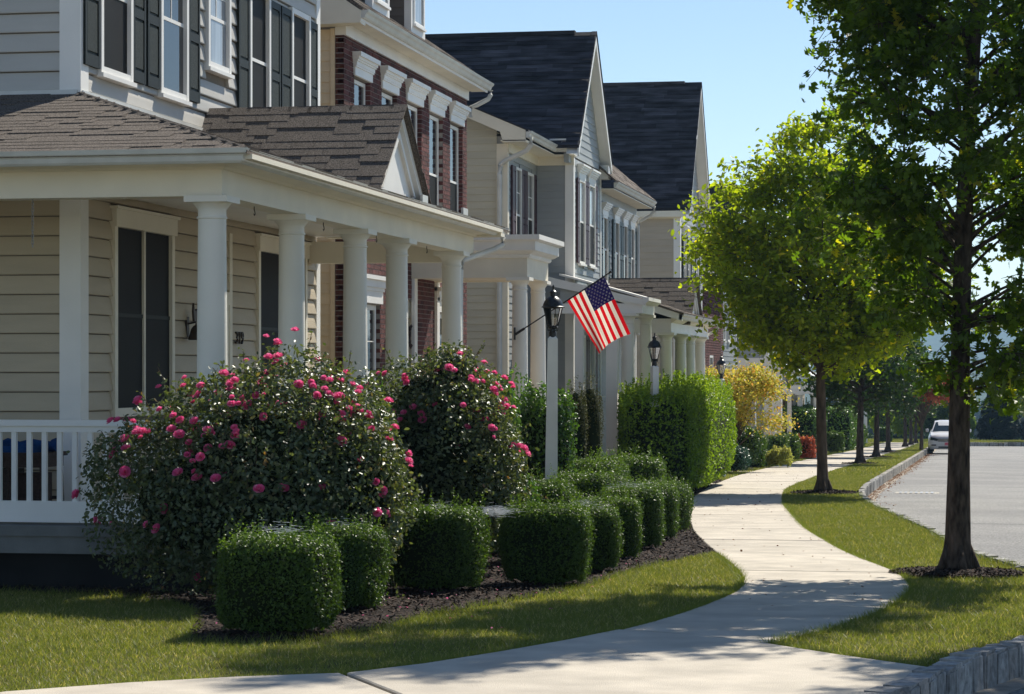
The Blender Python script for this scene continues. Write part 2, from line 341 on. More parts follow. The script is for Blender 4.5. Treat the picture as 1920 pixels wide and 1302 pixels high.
# kerb line (top edge): side street corner in front, then down the street
near_k = [(-18, 9.25), (-13, 9.35), (-9.0, 9.6), (-5.0, 10.3), (-2.6, 11.2), (-1.25, 12.3), (-.57, 13.9), (-.3, 15.15), (-.12, 16.1), (.31, 17.54)]
nose_k = [(.31, 17.54), (1.3, 18.8), (3.0, 19.9), (4.7, 21.2), (5.1, 23.2), (3.7, 25.0), (1.9, 25.75), (.46, 26.12)]
far_k = [(.46, 26.12), (-.09, 28.87), (-.64, 34.15), (-1.2, 38.9), (-1.72, 43.1), (-2.08, 46.5), (-2.30, 49.5), (-2.46, 53.5), (-2.53, 58.7), (-2.53, 70), (-2.52, 82.4), (-2.5, 100), (-2.5, 125.5), (-2.5, 146)]
end_k = [(-2.5, 146), (-2.2, 149.5), (-.6, 152), (2.2, 152.8), (12, 153), (45, 153)]
K1 = smoothpath(near_k, 8); K2 = smoothpath(nose_k, 5); K3 = smoothpath(far_k, 8); K4 = smoothpath(end_k, 5)
KERB = K1[:-1]+K2[:-1]+K3[:-1]+K4
sheet('lawn', [(-40, 9.2)]+KERB+[(45, 178), (-40, 178)], -0.38, -0.03, M['soil'])
sheet('road', [(-60, -30), (60, -30), (60, 152.9)]+KERB[::-1][0:1]+[(45, 152.6), (2, 152.5), (-.8, 151.6), (-2.3, 149), (-2.3, 60), (-2.2, 50), (-1.6, 43.4), (-.5, 34.1), (.1, 28.9), (.6, 26.3), (2.0, 25.9), (3.8, 25.15), (5.25, 23.25), (4.8, 21.1), (3.05, 19.75), (1.35, 18.65), (.45, 17.6), (-.42, 13.8), (-1.2, 12.1), (-2.6, 11.0), (-5, 10.1), (-9, 9.45), (-13, 9.25), (-18, 9.15), (-60, 9.15)], -0.40, -0.22, M['asph'])

# granite kerb blocks
kerb = obj('kerb', (lambda m_: (m_.box(-8.9, -8.88, 9.5, 9.52, -.5, -.4), m_)[1])(MB()), M['stonej'], kind='structure')
def along(path, step, jit=0.0):
    acc = 0; out = []; nxt = 0
    for i in range(len(path)-1):
        a = Vector(path[i]); b = Vector(path[i+1]); L = (b-a).length
        while nxt <= acc+L:
            t = (nxt-acc)/max(L, 1e-6); p = a.lerp(b, t); out.append((p, (b-a).normalized())); nxt += step*(1+random.uniform(-jit, jit))
        acc += L
    return out
def stone_mesh():
    import bmesh
    bm = bmesh.new(); bmesh.ops.create_cube(bm, size=1.0); bmesh.ops.bevel(bm, geom=bm.edges[:], offset=0.07, segments=2, affect='EDGES')
    for v in bm.verts: v.co += Vector((random.uniform(-.015, .015), random.uniform(-.03, .03), random.uniform(-.015, .015)))
    me = bpy.data.meshes.new('kerb_stone'); bm.to_mesh(me); bm.free(); me.materials.append(M['stone']); return me
SM = [stone_mesh() for _ in range(8)]
def place_stone(p, d, ln, parent, wd=0.13):
    o = bpy.data.objects.new('kerb_stone', random.choice(SM)); ang = math.atan2(d.y, d.x)+random.uniform(-.03, .03)
    nrm = Vector((d.y, -d.x)); q = p+nrm*(0.02+random.uniform(-.008, .008)); top = 0.02+random.uniform(-.012, .01)
    o.location = (q.x, q.y, gz(*q)+top-0.17); o.rotation_euler = (random.uniform(-.03, .03), random.uniform(-.03, .03), ang); o.scale = (ln*0.97, wd, 0.34)
    link(o, parent)
for p, d in along([q for q in K1 if q[1] > 9.0]+K2[1:], 0.275, 0.08): place_stone(p, d, 0.27, kerb, .17)
for p, d in along([q for q in K3 if q[1] < 66], 0.27, 0.1): place_stone(p, d, 0.27, kerb)
mbk = MB()
for p, d in along([q for q in K3 if q[1] >= 64.6]+K4[1:], 0.27, 0.15):
    n = Vector((d.y, -d.x)); q = p+n*random.uniform(-.055, -.04); z = gz(*q)
    mbk.hexa((q.x, q.y, z-.34), Vector((d.x, d.y, 0))*random.uniform(.235, .25), Vector((n.x, n.y, 0))*.13, Vector((0, 0, .355+random.uniform(-.012, .012))))
obj('kerb_stone', mbk, M['stonej'], kerb, kind='stuff')
# tar seams and a patch across the asphalt
for ys_, x0_, x1_ in ((63.5, -2.0, 9), (76, -1.6, 12), (92, -2.1, 12), (41.5, -.6, 9)):
    mb = MB(); px_ = x0_; py_ = ys_; q_ = []
    while px_ < x1_: q_.append((px_, py_)); px_ += .35; py_ += random.uniform(-.05, .05)
    mb.add([(a, b-.02, gz(a, b)-.216) for a, b in q_]+[(a, b+.02, gz(a, b)-.216) for a, b in q_], [(i, i+1, i+1+len(q_), i+len(q_)) for i in range(len(q_)-1)]); obj('road_seam', mb, M['found'], kind='structure')
# concrete strip at the foot of the kerb, and leaf litter on it
def offset(path, o):
    out = []
    for i, p in enumerate(path):
        a = Vector(path[max(i-1, 0)]); b = Vector(path[min(i+1, len(path)-1)]); d = (b-a).normalized(); out.append((p[0]+d.y*o, p[1]-d.x*o))
    return out
st = [q for q in K3 if 44 < q[1]]
for nm_, pth in (('gutter_strip', st), ('gutter_strip', [q for q in K1 if q[1] > 11])):
    a = offset(pth, .085); b = offset(pth, .30); mb = MB(); n = len(a)
    mb.add([(x, y, gz(x, y)-.212) for x, y in a]+[(x, y, gz(x, y)-.216) for x, y in b], [(i, i+1, i+1+n, i+n) for i in range(n-1)], .5)
    obj(nm_, mb, M['gstrip'], kind='structure')

# sidewalk slabs
L_ = smoothpath([(-2.55, 17.77), (-2.33, 19.2), (-2.17, 20.8), (-2.12, 22.3), (-2.22, 23.7), (-2.45, 25.3), (-2.85, 27.6), (-3.3, 30.2), (-3.78, 33.2), (-4.15, 36), (-4.6, 39.2), (-5.0, 42.8), (-5.38, 47.2), (-5.75, 52.8), (-6.0, 58), (-6.2, 64), (-6.28, 72), (-6.2, 82), (-6.05, 94), (-5.8, 108), (-5.6, 125), (-5.5, 160)])
R_ = smoothpath([(-1.45, 16.95), (-1.0, 18.6), (-.74, 20.4), (-.62, 22.2), (-.66, 23.6), (-.85, 25.2), (-1.39, 27.98), (-1.9, 31.2), (-2.42, 34.9), (-2.9, 39.2), (-3.35, 43.4), (-3.72, 47.6), (-4.02, 52), (-4.15, 56), (-4.18, 64), (-4.15, 72), (-4.05, 80), (-3.9, 94), (-3.7, 110), (-3.55, 125), (-3.5, 160)])
def atY(P, y):
    for i in range(len(P)-1):
        if P[i][1] <= y <= P[i+1][1]: t = (y-P[i][1])/(P[i+1][1]-P[i][1]+1e-9); return P[i][0]+t*(P[i+1][0]-P[i][0])
    return P[-1][0]
walk = sheet('sidewalk', [(-9.2, 12.0), (-9.2, 11.9), (-9.1, 11.9)], -0.3, -0.2, M['conc'])
def slab(pts, r=None):
    # chamfered slab: slightly inset top
    c = Vector((sum(p[0] for p in pts)/len(pts), sum(p[1] for p in pts)/len(pts)))
    def ins(k): return [(p[0]+(c.x-p[0])*k/max(.3, (Vector(p)-c).length), p[1]+(c.y-p[1])*k/max(.3, (Vector(p)-c).length)) for p in pts]
    A, B = ins(.008), ins(.018); n = len(pts); mb = MB(); dz = random.uniform(-.003, .003)
    V = [(x, y, gz(x, y)-.12) for x, y in A]+[(x, y, gz(x, y)-.008+dz) for x, y in A]+[(x, y, gz(x, y)+dz) for x, y in B]
    mb.add(V, [tuple(range(n))[::-1]]+[(i, (i+1) % n, (i+1) % n+n, i+n) for i in range(n)]+[(i+n, (i+1) % n+n, (i+1) % n+2*n, i+2*n) for i in range(n)]+[tuple(range(2*n, 3*n))])
    obj('slab', mb, M['conc'], walk)
# front slabs by the corner
slab([(-5.35, 13.0), (-4.83, 13.6), (-4.3, 14.05), (-3.77, 14.37), (-3.19, 13.35), (-2.75, 12.4), (-2.55, 11.6), (-4.2, 11.1), (-6.0, 10.9)])
slab([(-5.4, 12.96), (-6.05, 10.86), (-7.2, 10.65), (-9.2, 10.5), (-9.2, 12.1), (-7.2, 12.3)])
slab([(-9.23, 12.1), (-9.23, 10.5), (-11.5, 10.4), (-14, 10.35), (-18, 10.3), (-18, 12.0), (-13, 12.05)])
slab([(-3.74, 14.39), (-3.42, 15.02), (-3.1, 15.9), (-2.8, 16.85), (-2.57, 17.74), (-1.95, 17.4), (-1.45, 16.93), (-.9, 16.2), (-.30, 15.5), (-.38, 15.0), (-.55, 14.2), (-.8, 13.4), (-1.2, 12.6), (-1.8, 11.95), (-2.5, 11.6), (-2.72, 12.4), (-3.16, 13.35)])
J = [17.5, 20.4, 23.35, 24.85, 26.4, 27.95, 29.5, 31.0, 32.55, 34.1, 35.7, 37.2, 38.8]
while J[-1] < 150: J.append(J[-1]+1.55)
for i in range(len(J)-1):
    y0, y1 = J[i], J[i+1]
    if i == 0:
        l = [(-2.55, 17.79)]+[(atY(L_, y), y) for y in (18.5, 19.3, 20.4)]; rr = [(atY(R_, y), y) for y in (20.4, 19.3, 18.2, 17.5)]+[(-1.43, 16.97), (-1.93, 17.43)]
    else:
        yy = [y0+(y1-y0)*k/4 for k in range(5)]; l = [(atY(L_, y), y) for y in yy]; rr = [(atY(R_, y), y) for y in yy[::-1]]
    slab(l+rr)
# front walks from the sidewalk to the porches
for y, x0, x1, wd in ((36.4, -6.3, -4.28, 1.1), (56.0, -6.8, -5.98, 1.2), (69.5, -8, -6.32, 1.2), (84, -8, -6.25, 1.2)):
    mb = MB(); mb.add([(x0, y, gz(x0, y)-.006), (x1, y, gz(x1, y)-.006), (x1, y+wd, gz(x1, y+wd)-.006), (x0, y+wd, gz(x0, y+wd)-.006), (x0, y, gz(x0, y)-.1), (x1, y, gz(x1, y)-.1), (x1, y+wd, gz(x1, y+wd)-.1), (x0, y+wd, gz(x0, y+wd)-.1)], [(0,1,2,3),(7,6,5,4),(0,4,5,1),(1,5,6,2),(2,6,7,3),(3,7,4,0)])
    obj('front_walk', mb, M['conc'], kind='structure')

# ================================================================== HOUSE KIT
class Wall:
    """facing 'S' (towards -Y) at y=p, or 'E' (towards +X) at x=p; u runs along it"""
    def __init__(s, facing, p): s.k = facing; s.p = p
    def box(s, mb, u0, u1, o0, o1, z0, z1, **k):
        if s.k == 'S': mb.box(u0, u1, s.p-o1, s.p-o0, z0, z1, **k)
        else: mb.box(s.p+o0, s.p+o1, u0, u1, z0, z1, **k)
    def pt(s, u, o, z): return (u, s.p-o, z) if s.k == 'S' else (s.p+o, u, z)
def B(name, m, parent, boxes, W=None, **k):
    mb = MB()
    for b in boxes:
        if W: W.box(mb, *b)
        else: mb.box(*b)
    return obj(name, mb, m, parent, **k)
_bm = {}
def board_mesh(m, pitch, dutch):
    key = (m.name, round(pitch, 3), dutch)
    if key in _bm: return _bm[key]
    h = pitch
    prof = [(-.02, .010), (.026, .010), (.029, .020), (.022, .35*h), (.015, .6*h), (.006, .82*h), (-.002, h-.002), (-.02, h-.002)] if dutch else [(-.01, 0), (.015, 0), (.016, .008), (.003, h), (-.01, h)]
    mb = MB(); n = len(prof); mb.add([(0, -o, z) for o, z in prof]+[(1, -o, z) for o, z in prof], [tuple(range(n)), tuple(range(n, 2*n))[::-1]]+[(j, j+n, (j+1) % n+n, (j+1) % n) for j in range(n)], .5)
    _bm[key] = mesh_of('siding_board', mb, m); return _bm[key]
def spans(u0, u1, za, zb, ops):
    cut = sorted((max(u0, a), min(u1, b)) for a, b, c, d in ops if c < zb-.02 and d > za+.02 and b > u0 and a < u1)
    out = []; c = u0
    for a, b in cut:
        if a > c+.01: out.append((c, a))
        c = max(c, b)
    if c < u1-.01: out.append((c, u1))
    return out
def siding(parent, W, u0, u1, z0, z1, pitch, m, ops=(), dutch=False, top=None, joined=False):
    """lap boards; top(u) may limit the height under a gable: returns (ua, ub) available at a height"""
    me = board_mesh(m, pitch, dutch); z = z0; mbj = MB()
    while z < z1-.02:
        a, b = (u0, u1) if top is None else top(z+pitch*.5)
        if b > a+.05:
            for s0, s1 in spans(max(a, u0), min(b, u1), z, z+pitch, ops):
                h = min(1, (z1-z)/pitch)
                if joined:
                    W.box(mbj, s0, s1, -.01, .016, z, z+pitch*.12); W.box(mbj, s0, s1, -.01, .006, z+pitch*.12, z+pitch*h); continue
                o = bpy.data.objects.new('siding_board', me)
                if W.k == 'S': o.location = (s0, W.p, z)
                else: o.location = (W.p, s0, z); o.rotation_euler = (0, 0, R(90))
                o.scale = (s1-s0, 1, h); link(o, parent)
        z += pitch
    if joined: obj('siding_board', mbj, m, parent, kind='stuff')
def window(parent, W, u0, u1, z0, z1, style='glass', case=.075, out=.05, muntin=False, mull=False, lintel=None, sill=True, frame=None, base=0.0):
    fm = frame or M['trim']; c = case; mb = MB(); o0 = base-.03
    for b in ((u0, u0+c, o0, base+out, z0, z1), (u1-c, u1, o0, base+out, z0, z1), (u0+c, u1-c, o0, base+out-.003, z1-c, z1), (u0+c, u1-c, o0, base+out-.003, z0, z0+c)): W.box(mb, *b)
    f = obj('window', mb, fm, parent); a, b_ = u0+c, u1-c; bot, tp = z0+c, z1-c; zm = (bot+tp)/2
    up, lo = {'glass': ('pane', 'pane'), 'screen': ('screen', 'screen'), 'split': ('pane', 'screen'), 'curtain_sky': ('curtain_sky', 'curtain_sky'), 'bright': ('curtain_sky', 'screen')}[style]
    cols = [(a, (a+b_)/2-.022), ((a+b_)/2+.022, b_)] if mull else [(a, b_)]
    if mull: B('mullion', fm, f, [((a+b_)/2-.022, (a+b_)/2+.022, o0, base+out-.012, bot, tp)], W)
    for ca, cb in cols:
        B('pane', M[up], f, [(ca, cb, base-.02, base+.008, zm, tp)], W); B('pane', M[lo], f, [(ca, cb, base-.02, base+.014, bot, zm)], W)
        rm = M['shutter'] if style == 'screen' and mull else fm
        B('meeting_rail', rm, f, [(ca, cb, base-.02, base+.022, zm-.02, zm+.02)], W)
        if muntin:
            B('muntin', fm, f, [((ca+cb)/2-.008, (ca+cb)/2+.008, base, base+.014, zm+.02, tp), (ca, cb, base, base+.0135, (zm+tp)/2-.008, (zm+tp)/2+.008)], W)
    if sill: B('sill', fm, f, [(u0-.03, u1+.03, o0, base+out+.03, z0-.045, z0-.002)], W)
    if lintel:
        h = lintel; mb = MB(); e = .06
        for k, (za, zb, ex, ou) in enumerate(((0, .45, 0, .05), (.45, .58, .02, .075), (.58, .72, .035, .10), (.72, .86, .05, .125), (.86, 1, .065, .15))): W.box(mb, u0-e-ex, u1+e+ex, base-.02, base+ou, z1+.002+h*za, z1+.002+h*zb)
        obj('lintel', mb, fm, f)
    return f
def shutter(parent, W, u0, u1, z0, z1, m, pm=None, base=.02):
    s = min(.05, (u1-u0)*.2); zm = z0+(z1-z0)*.45; mb = MB(); t0, t1 = base, base+.035
    for b in ((u0, u0+s, t0, t1, z0, z1), (u1-s, u1, t0, t1, z0, z1), (u0+s, u1-s, t0, t1-.001, z0, z0+.12), (u0+s, u1-s, t0, t1-.001, zm-.05, zm+.05), (u0+s, u1-s, t0, t1-.001, z1-.09, z1)): W.box(mb, *b)
    f = obj('shutter', mb, m, parent)
    for a, b in ((z0+.12, zm-.05), (zm+.05, z1-.09)): B('panel', pm or m, f, [(u0+s, u1-s, t0, t1-.018, a, b), (u0+s+.022, u1-s-.022, t0, t1-.006, a+.03, b-.03)], W)
    return f
def roof_plane(parent, O, e, s, rows, pitch, lo, hi, m, mj, wr=(.22, .42), th=(.005, .012), joined=False, name='shingle', t0=0.0, drop=(.003, .005)):
    """shingle pieces on a plane: O origin at the eave, e unit along it, s unit up the slope, extents lo(t), hi(t)"""
    O, e, s = Vector(O), Vector(e).normalized(), Vector(s).normalized(); n = e.cross(s).normalized()
    if n.z < 0: n = -n
    mb = MB(); me = shingle_mesh(m)
    for k in range(rows):
        t = t0+k*pitch; a, b = lo(t+pitch*.5), hi(t+pitch*.5)
        if b-a < .05: continue
        u = a-random.uniform(0, wr[0])
        while u < b:
            wdt = random.uniform(*wr); x0, x1 = max(a, u), min(b, u+wdt); u += wdt
            if x1-x0 < .03: continue
            h = random.choice((th[0], th[1], th[1])) if th[1] > th[0] else th[0]
            P = O+e*(x0+.002)+s*(t+random.uniform(-.003, .003)); ln = pitch*1.12; sv = (s*ln - n*random.uniform(*drop)); P = P+n*drop[1]; nv = n*h; up = n*(.003)
            if joined:
                mb.hexa(P+up, e*(x1-x0-.004), sv, nv)
            else:
                o = bpy.data.objects.new(name, me); sc = Vector((x1-x0-.004, ln, h)); sv_ = sv.normalized(); n_ = e.cross(sv_).normalized()
                if n_.z < 0: n_ = -n_
                mtx = Matrix(((e.x*sc.x, sv_.x*sc.y, n_.x*sc.z, P.x+up.x), (e.y*sc.x, sv_.y*sc.y, n_.y*sc.z, P.y+up.y), (e.z*sc.x, sv_.z*sc.y, n_.z*sc.z, P.z+up.z), (0, 0, 0, 1)))
                o.matrix_basis = mtx; link(o, parent)
    if joined: obj(name, mb, mj, parent, kind='stuff')
_sm = {}
def shingle_mesh(m):
    if m.name not in _sm:
        mb = MB(); mb.box(0, 1, 0, 1, 0, 1); _sm[m.name] = mesh_of('shingle', mb, m)
    return _sm[m.name]
def column_part(parent, x, y, z0, z1, r=.14):
    h = z1-z0; mb = MB()
    mb.lathe([(r*1.22, z0+.07), (r*1.28, z0+.10), (r*1.22, z0+.14), (r*1.06, z0+.16), (r, z0+.2), (r*.995, z0+h*.35), (r*.90, z1-.24), (r*.90, z1-.20)], x, y, 28)
    c = auto_smooth(obj('column', mb, M['column'], parent))
    mb = MB(); mb.lathe([(r*.9, z1-.20), (r*.98, z1-.195), (r*.98, z1-.18), (r*.9, z1-.175), (r*.9, z1-.12), (r*1.0, z1-.10), (r*1.2, z1-.065), (r*1.3, z1-.055)], x, y, 28)
    mb.box(x-r*1.42, x+r*1.42, y-r*1.42, y+r*1.42, z1-.055, z1); auto_smooth(obj('capital', mb, M['column'], c))
    mb = MB(); mb.box(x-r*1.38, x+r*1.38, y-r*1.38, y+r*1.38, z0, z0+.07); obj('plinth', mb, M['column'], c)
GP = [(0, 0), (.035, 0), (.055, .02), (.07, .06), (.085, .075), (.10, .085), (.115, .125), (.10, .125), (.09, .115), (0, .115)]   # K-style gutter
def gutter(parent, path, z, m=None, s=1.0):
    mb = MB(); mb.sweep(path, [(a*s, z+b*s) for a, b in GP]); return obj('gutter', mb, m or M['gutter'], parent)
def downspout(parent, pts, r=.038, m=None):
    mb = MB(); mb.tube(pts, r, 8); return auto_smooth(obj('downspout', mb, m or M['gutter'], parent), 50)

# ================================================================== HOUSE ONE (wrap porch)
h1 = thing('house', (-8.7, 23.1, gz(0, 23)), 'nearest beige house with a columned wrap porch and dark green shutters, number 319', 'house', 'houses along the street')
g1 = -.42; XE, YS = -8.71, 23.09; We, Ws = Wall('E', XE), Wall('S', YS)
B('wall', mat('groove_shade', (.22, .19, .15), .9), h1, [(-15, XE-.016, YS+.016, 32.05, g1-.1, 7.0)])  # backing colour darkened to paint shade into the grooves between boards
# upstairs openings (u0,u1,z0,z1)
UP = [(23.57, 24.52, 4.57, 6.25, 'screen'), (25.42, 26.36, 4.57, 6.25, 'glass'), (27.08, 27.95, 5.06, 6.25, 'curtain_sky'), (28.73, 29.61, 4.5, 6.25, 'screen'), (30.58, 31.47, 4.5, 6.25, 'screen')]
SH = [(23.13, 23.55), (24.54, 24.93), (25.0, 25.40), (26.38, 26.78), (28.28, 28.71), (29.63, 30.06), (30.12, 30.56), (31.49, 31.84)]
GF = [(23.99, 25.9, 1.10, 3.2), (29.11, 31.34, 1.0, 3.2)]
siding(h1, We, YS+.19, 31.87, 4.33, 6.9, .193, M['side1u'], [(a, b, c, d) for a, b, c, d, _ in UP], True)
siding(h1, Ws, -15, XE-.19, 4.33, 6.9, .193, M['side1u'], (), True)
siding(h1, Ws, -15, XE-.19, .2, 3.37, .193, M['side1'], (), True)
siding(h1, We, YS+.19, 31.87, .2, 3.37, .193, M['side1'], GF+[(27.05, 28.06, .2, 2.45)], True)
for (z0, z1) in ((.2, 3.3), (4.2, 6.98)):
    B('corner_board', M['trim'], h1, [(XE-.19, XE+.03, YS-.03, YS+.19, z0, z1)])
    B('corner_board', M['trim'], h1, [(XE-.05, XE+.028, 31.87, 32.06, z0, z1)])
for i, (a, b, c, d, stl) in enumerate(UP): window(h1, We, a, b, c, d, stl, muntin=(stl != 'screen'), case=.07, out=.06)
for i, (a, b) in enumerate(SH):
    z0 = 4.60 if i < 4 else 4.50; shutter(h1, We, a, b, z0, 6.2, M['shutter'], M['shpanel'])
for a, b, c, d in GF:
    f = window(h1, We, a, b, c, d, 'screen', case=.09, out=.05, mull=True, frame=M['trim2'], sill=False)
    B('head_trim', M['trim2'], f, [(a-.02, b+.02, -.01, .075, d-.15, d+.03), (a-.05, b+.05, -.01, .1, d+.03, d+.06)], We)
# door between the windows
B('door', M['trim2'], h1, [(27.12, 27.98, -.02, .02, .2, 2.35)], We); B('door_frame', M['trim2'], h1, [(27.02, 27.12, -.02, .04, .2, 2.5), (27.98, 28.09, -.02, .03, .2, 3.2), (27.12, 27.98, -.02, .04, 2.35, 2.5)], We)
# 319
fc = bpy.data.curves.new('house_number', 'FONT'); fc.body = '319'; fc.size = .21; fc.extrude = .012; fc.space_character = 1.05
fc.materials.append(M['bronze']); fo = bpy.data.objects.new('house_number', fc); COL.objects.link(fo); fm_ = bpy.data.meshes.new_from_object(fo.evaluated_get(bpy.context.evaluated_depsgraph_get())); bpy.data.objects.remove(fo)
fo = bpy.data.objects.new('house_number', fm_); fo.location = (XE+.03, 28.2, 1.90); fo.rotation_euler = (R(90), 0, R(90)); link(fo, h1)
# roof over the upper floor (out of the picture, still shades it)
mb = MB(); ex = .33; zr = 6.98
A = [(-16, YS-ex, zr), (XE+ex, YS-ex, zr), (XE+ex, 32.06+ex, zr), (-16, 32.06+ex, zr)]; T = [(-16, 27.5, 9.9), (-12.5, 27.5, 9.9)]
mb.add(A+T+[(p[0], p[1], p[2]-.15) for p in A], [(0, 1, 5, 4), (1, 2, 5), (2, 3, 4, 5), (6, 7, 1, 0), (7, 8, 2, 1), (8, 9, 3, 2), (9, 8, 7, 6)]); obj('roof', mb, M['shinglej'], h1)
# porch: slab, foundation, columns, beam, ceiling, gutter, roof
cx, y0p = -6.71, 21.10
B('foundation', M['found'], h1, [(-13, -6.75, 21.0, 32.2, g1-.1, -.06)])
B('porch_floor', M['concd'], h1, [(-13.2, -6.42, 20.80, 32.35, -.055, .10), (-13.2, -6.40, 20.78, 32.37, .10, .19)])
B('rail', M['trim'], h1, [(-13, cx-.15, 20.98, 21.08, 1.075, 1.13), (-13, cx-.15, 21.0, 21.06, 1.02, 1.075)])
B('rail', M['trim'], h1, [(-13, cx-.15, 20.99, 21.07, .21, .40)])
for i in range(30):
    x = cx-.25-i*.144
    mb = MB(); mb.box(x-.022, x+.022, 21.01, 21.05, .40, 1.03); obj('baluster', mb, M['trim'], h1)
B('newel', M['trim'], h1, [(-9.43, -9.32, 21.015, 21.055, .4, 1.03)]) if False else None
CY = [21.10, 23.69, 26.23, 28.2, 31.27]
for y in CY: column_part(h1, cx, y, .19, 3.12)
B('beam', M['trim2'], h1, [(-13, cx+.13, 20.97, 21.23, 3.12, 3.36), (cx-.13, cx+.13, 21.23, 32.05, 3.121, 3.359), (XE+.02, cx-.13, 31.5, 31.7, 3.0, 3.28), (XE+.02, cx-.13, 21.23, 21.25, 3.3, 3.36)])
mb = MB(); mb.sweep([(-13, 20.97), (cx+.13, 20.97), (cx+.13, 32.05)], [(0, 3.355), (.03, 3.355), (.05, 3.375), (.14, 3.39), (.30, 3.40), (.40, 3.405), (.40, 3.45), (0, 3.45)]); obj('cornice', mb, M['trim2'], h1)
B('cornice', M['trim2'], h1, [(-8.6, cx+.5, 32.04, 32.3, 3.36, 3.46)])
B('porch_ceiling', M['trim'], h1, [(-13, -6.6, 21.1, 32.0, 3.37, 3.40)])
gutter(h1, [(-13, 20.57), (-6.31, 20.57), (-6.31, 32.55)], 3.37)
downspout(h1, [(-6.25, 32.4, 3.36), (-6.25, 32.42, 3.27), (-6.36, 32.3, 3.2), (-6.62, 31.75, 3.05), (-6.66, 31.6, 3.02)], .04)
downspout(h1, [(-6.62, 31.6, 3.04), (-6.64, 31.52, 2.9), (-6.645, 31.50, 0.2)], .03)
ze, zw, xe, yse = 3.475, 4.30, -6.20, 20.48; run = XE-.0-xe; pt = (zw-ze)/(-run)
mb = MB()
hipT = (XE, YS, zw); E0 = (xe, yse, ze)
mb.poly([(-13, yse, ze-.01), E0, hipT, (-13, YS, zw)], (0, 0, -.03)); mb.poly([E0, (xe, 32.62, ze-.01), (XE, 32.62, zw), hipT], (0, 0, -.03)); pr = obj('porch_roof', mb, M['shinglej'], h1)
slen = math.hypot(2.61, zw-ze)
sS = Vector((0, 2.61, zw-ze)).normalized()
roof_plane(pr, (-13, yse, ze), (1, 0, 0), sS, 20, .137, lambda t: 2.4, lambda t: (xe+13)-t*(2.51/slen), M['shingle'], M['shinglej'], (.17, .38), joined=False)
sE = Vector((-2.51, 0, zw-ze)).normalized(); sl2 = math.hypot(2.51, zw-ze)
roof_plane(pr, (xe, 0, ze), (0, 1, 0), sE, 17, .152, lambda t: yse+t*(2.61/sl2), lambda t: 32.62, M['shingle'], M['shinglej'], (.25, .45), joined=True)
# hip caps
for k in range(20):
    t = k/20; P = Vector(E0).lerp(Vector(hipT), t)+Vector((0, 0, .018)); d = (Vector(hipT)-Vector(E0)).normalized()
    a = Vector((0.10, 0, 0))-d*0.0; mb = MB(); L = d*.22
    mb.poly([P, P+L, P+L+Vector((-.11, -.0, -.028)).copy(), P+Vector((-.11, -.0, -.028))], (0, 0, .012)); mb.poly([P, P+L, P+L+Vector((0, .11, -.026)), P+Vector((0, .11, -.026))], (0, 0, .012)); obj('hip_cap', mb, M['shingle'], pr)
B('flashing', M['gutter'], h1, [(-13.4, XE-.0, YS-.05, YS-.0, 4.28, 4.34), (XE, XE+.05, YS, 32.3, 4.28, 4.335)])
# little gable on the porch roof
gy, gzr, gx = 27.21, 4.57, -6.42; hw = 1.22; pz = .83
def porch_gable(parent, gx, gy, gzr, hw, pz, xw, rows, xe_, ze_, pt_):
    zf = gzr-hw*pz; mb = MB()
    mb.poly([(gx-.06, gy-hw+.1, zf+.03), (gx-.06, gy+hw-.1, zf+.03), (gx-.06, gy, gzr-.09)], (-.04, 0, 0)); g = obj('gable', mb, M['trim'], parent)
    mb = MB()
    for sg in (-1, 1):
        mb.poly([(gx, gy, gzr-.01), (gx, gy+sg*hw, zf-.01), (gx, gy+sg*(hw-.17), zf-.01), (gx, gy, gzr-.15)], (-.06, 0, 0))
        mb.poly([(gx-.02, gy, gzr-.28), (gx-.02, gy+sg*(hw-.42), zf+.04), (gx-.02, gy+sg*(hw-.50), zf+.04), (gx-.02, gy, gzr-.36)], (-.045, 0, 0))
    obj('gable_trim', mb, M['trim'], g)
    mb = MB()
    for sg in (-1, 1): mb.poly([(gx+.05, gy, gzr), (gx+.05, gy+sg*(hw+.06), zf-.05), (xw, gy+sg*(hw+.06), zf-.05), (xw, gy, gzr)], (0, 0, -.025))
    rf = obj('gable_roof', mb, M['shinglej'], parent)
    L = math.hypot(1, pz); s = Vector((0, 1/L, pz/L)); zb = gzr-pz*(hw+.06)
    def lo(t):
        z = zb+t*pz/L; return max(0, -( (xe_-(z-ze_)/pt_) )*0 + ((xe_-(z-ze_)/pt_)-xw)-.1) if z > ze_ else (gx+.05-xw)
    # u measured from xw towards the street
    def lo2(t):
        z = zb+t*pz/L; xin = xe_-(z-ze_)/pt_; return 0.0
    def hi2(t): return gx+.07-xw
    def lo3(t):
        z = zb+t*pz/L; xin = xe_-(z-ze_)/pt_
        return 0.0 if xin < xw else max(0.0, xin-xw-.12)
    roof_plane(rf, (xw, gy-hw-.06, zb), (1, 0, 0), s, rows, (hw+.06)*L/rows, lo3, hi2, M['shingle'], M['shinglej'], (.14, .36))
    roof_plane(rf, (xw, gy+hw+.06, zb), (1, 0, 0), Vector((0, -1/L, pz/L)), rows, (hw+.06)*L/rows, lo3, hi2, M['shingle'], M['shinglej'], (.22, .42), joined=True)
    mb = MB(); u = xw
    while u < gx+.05:
        x1 = min(gx+.07, u+.28)
        mb.hexa((u, gy, gzr+.012), Vector((x1-u-.004, 0, 0)), Vector((0, -.10, -.083*1)), Vector((0, 0, .012))); mb.hexa((u, gy, gzr+.012), Vector((x1-u-.004, 0, 0)), Vector((0, .10, -.083)), Vector((0, 0, .012))); u += .24
    obj('ridge_cap', mb, M['shinglej'], rf)
porch_gable(h1, gx, gy, gzr, hw, pz, XE+.01, 12, xe, ze, pt)
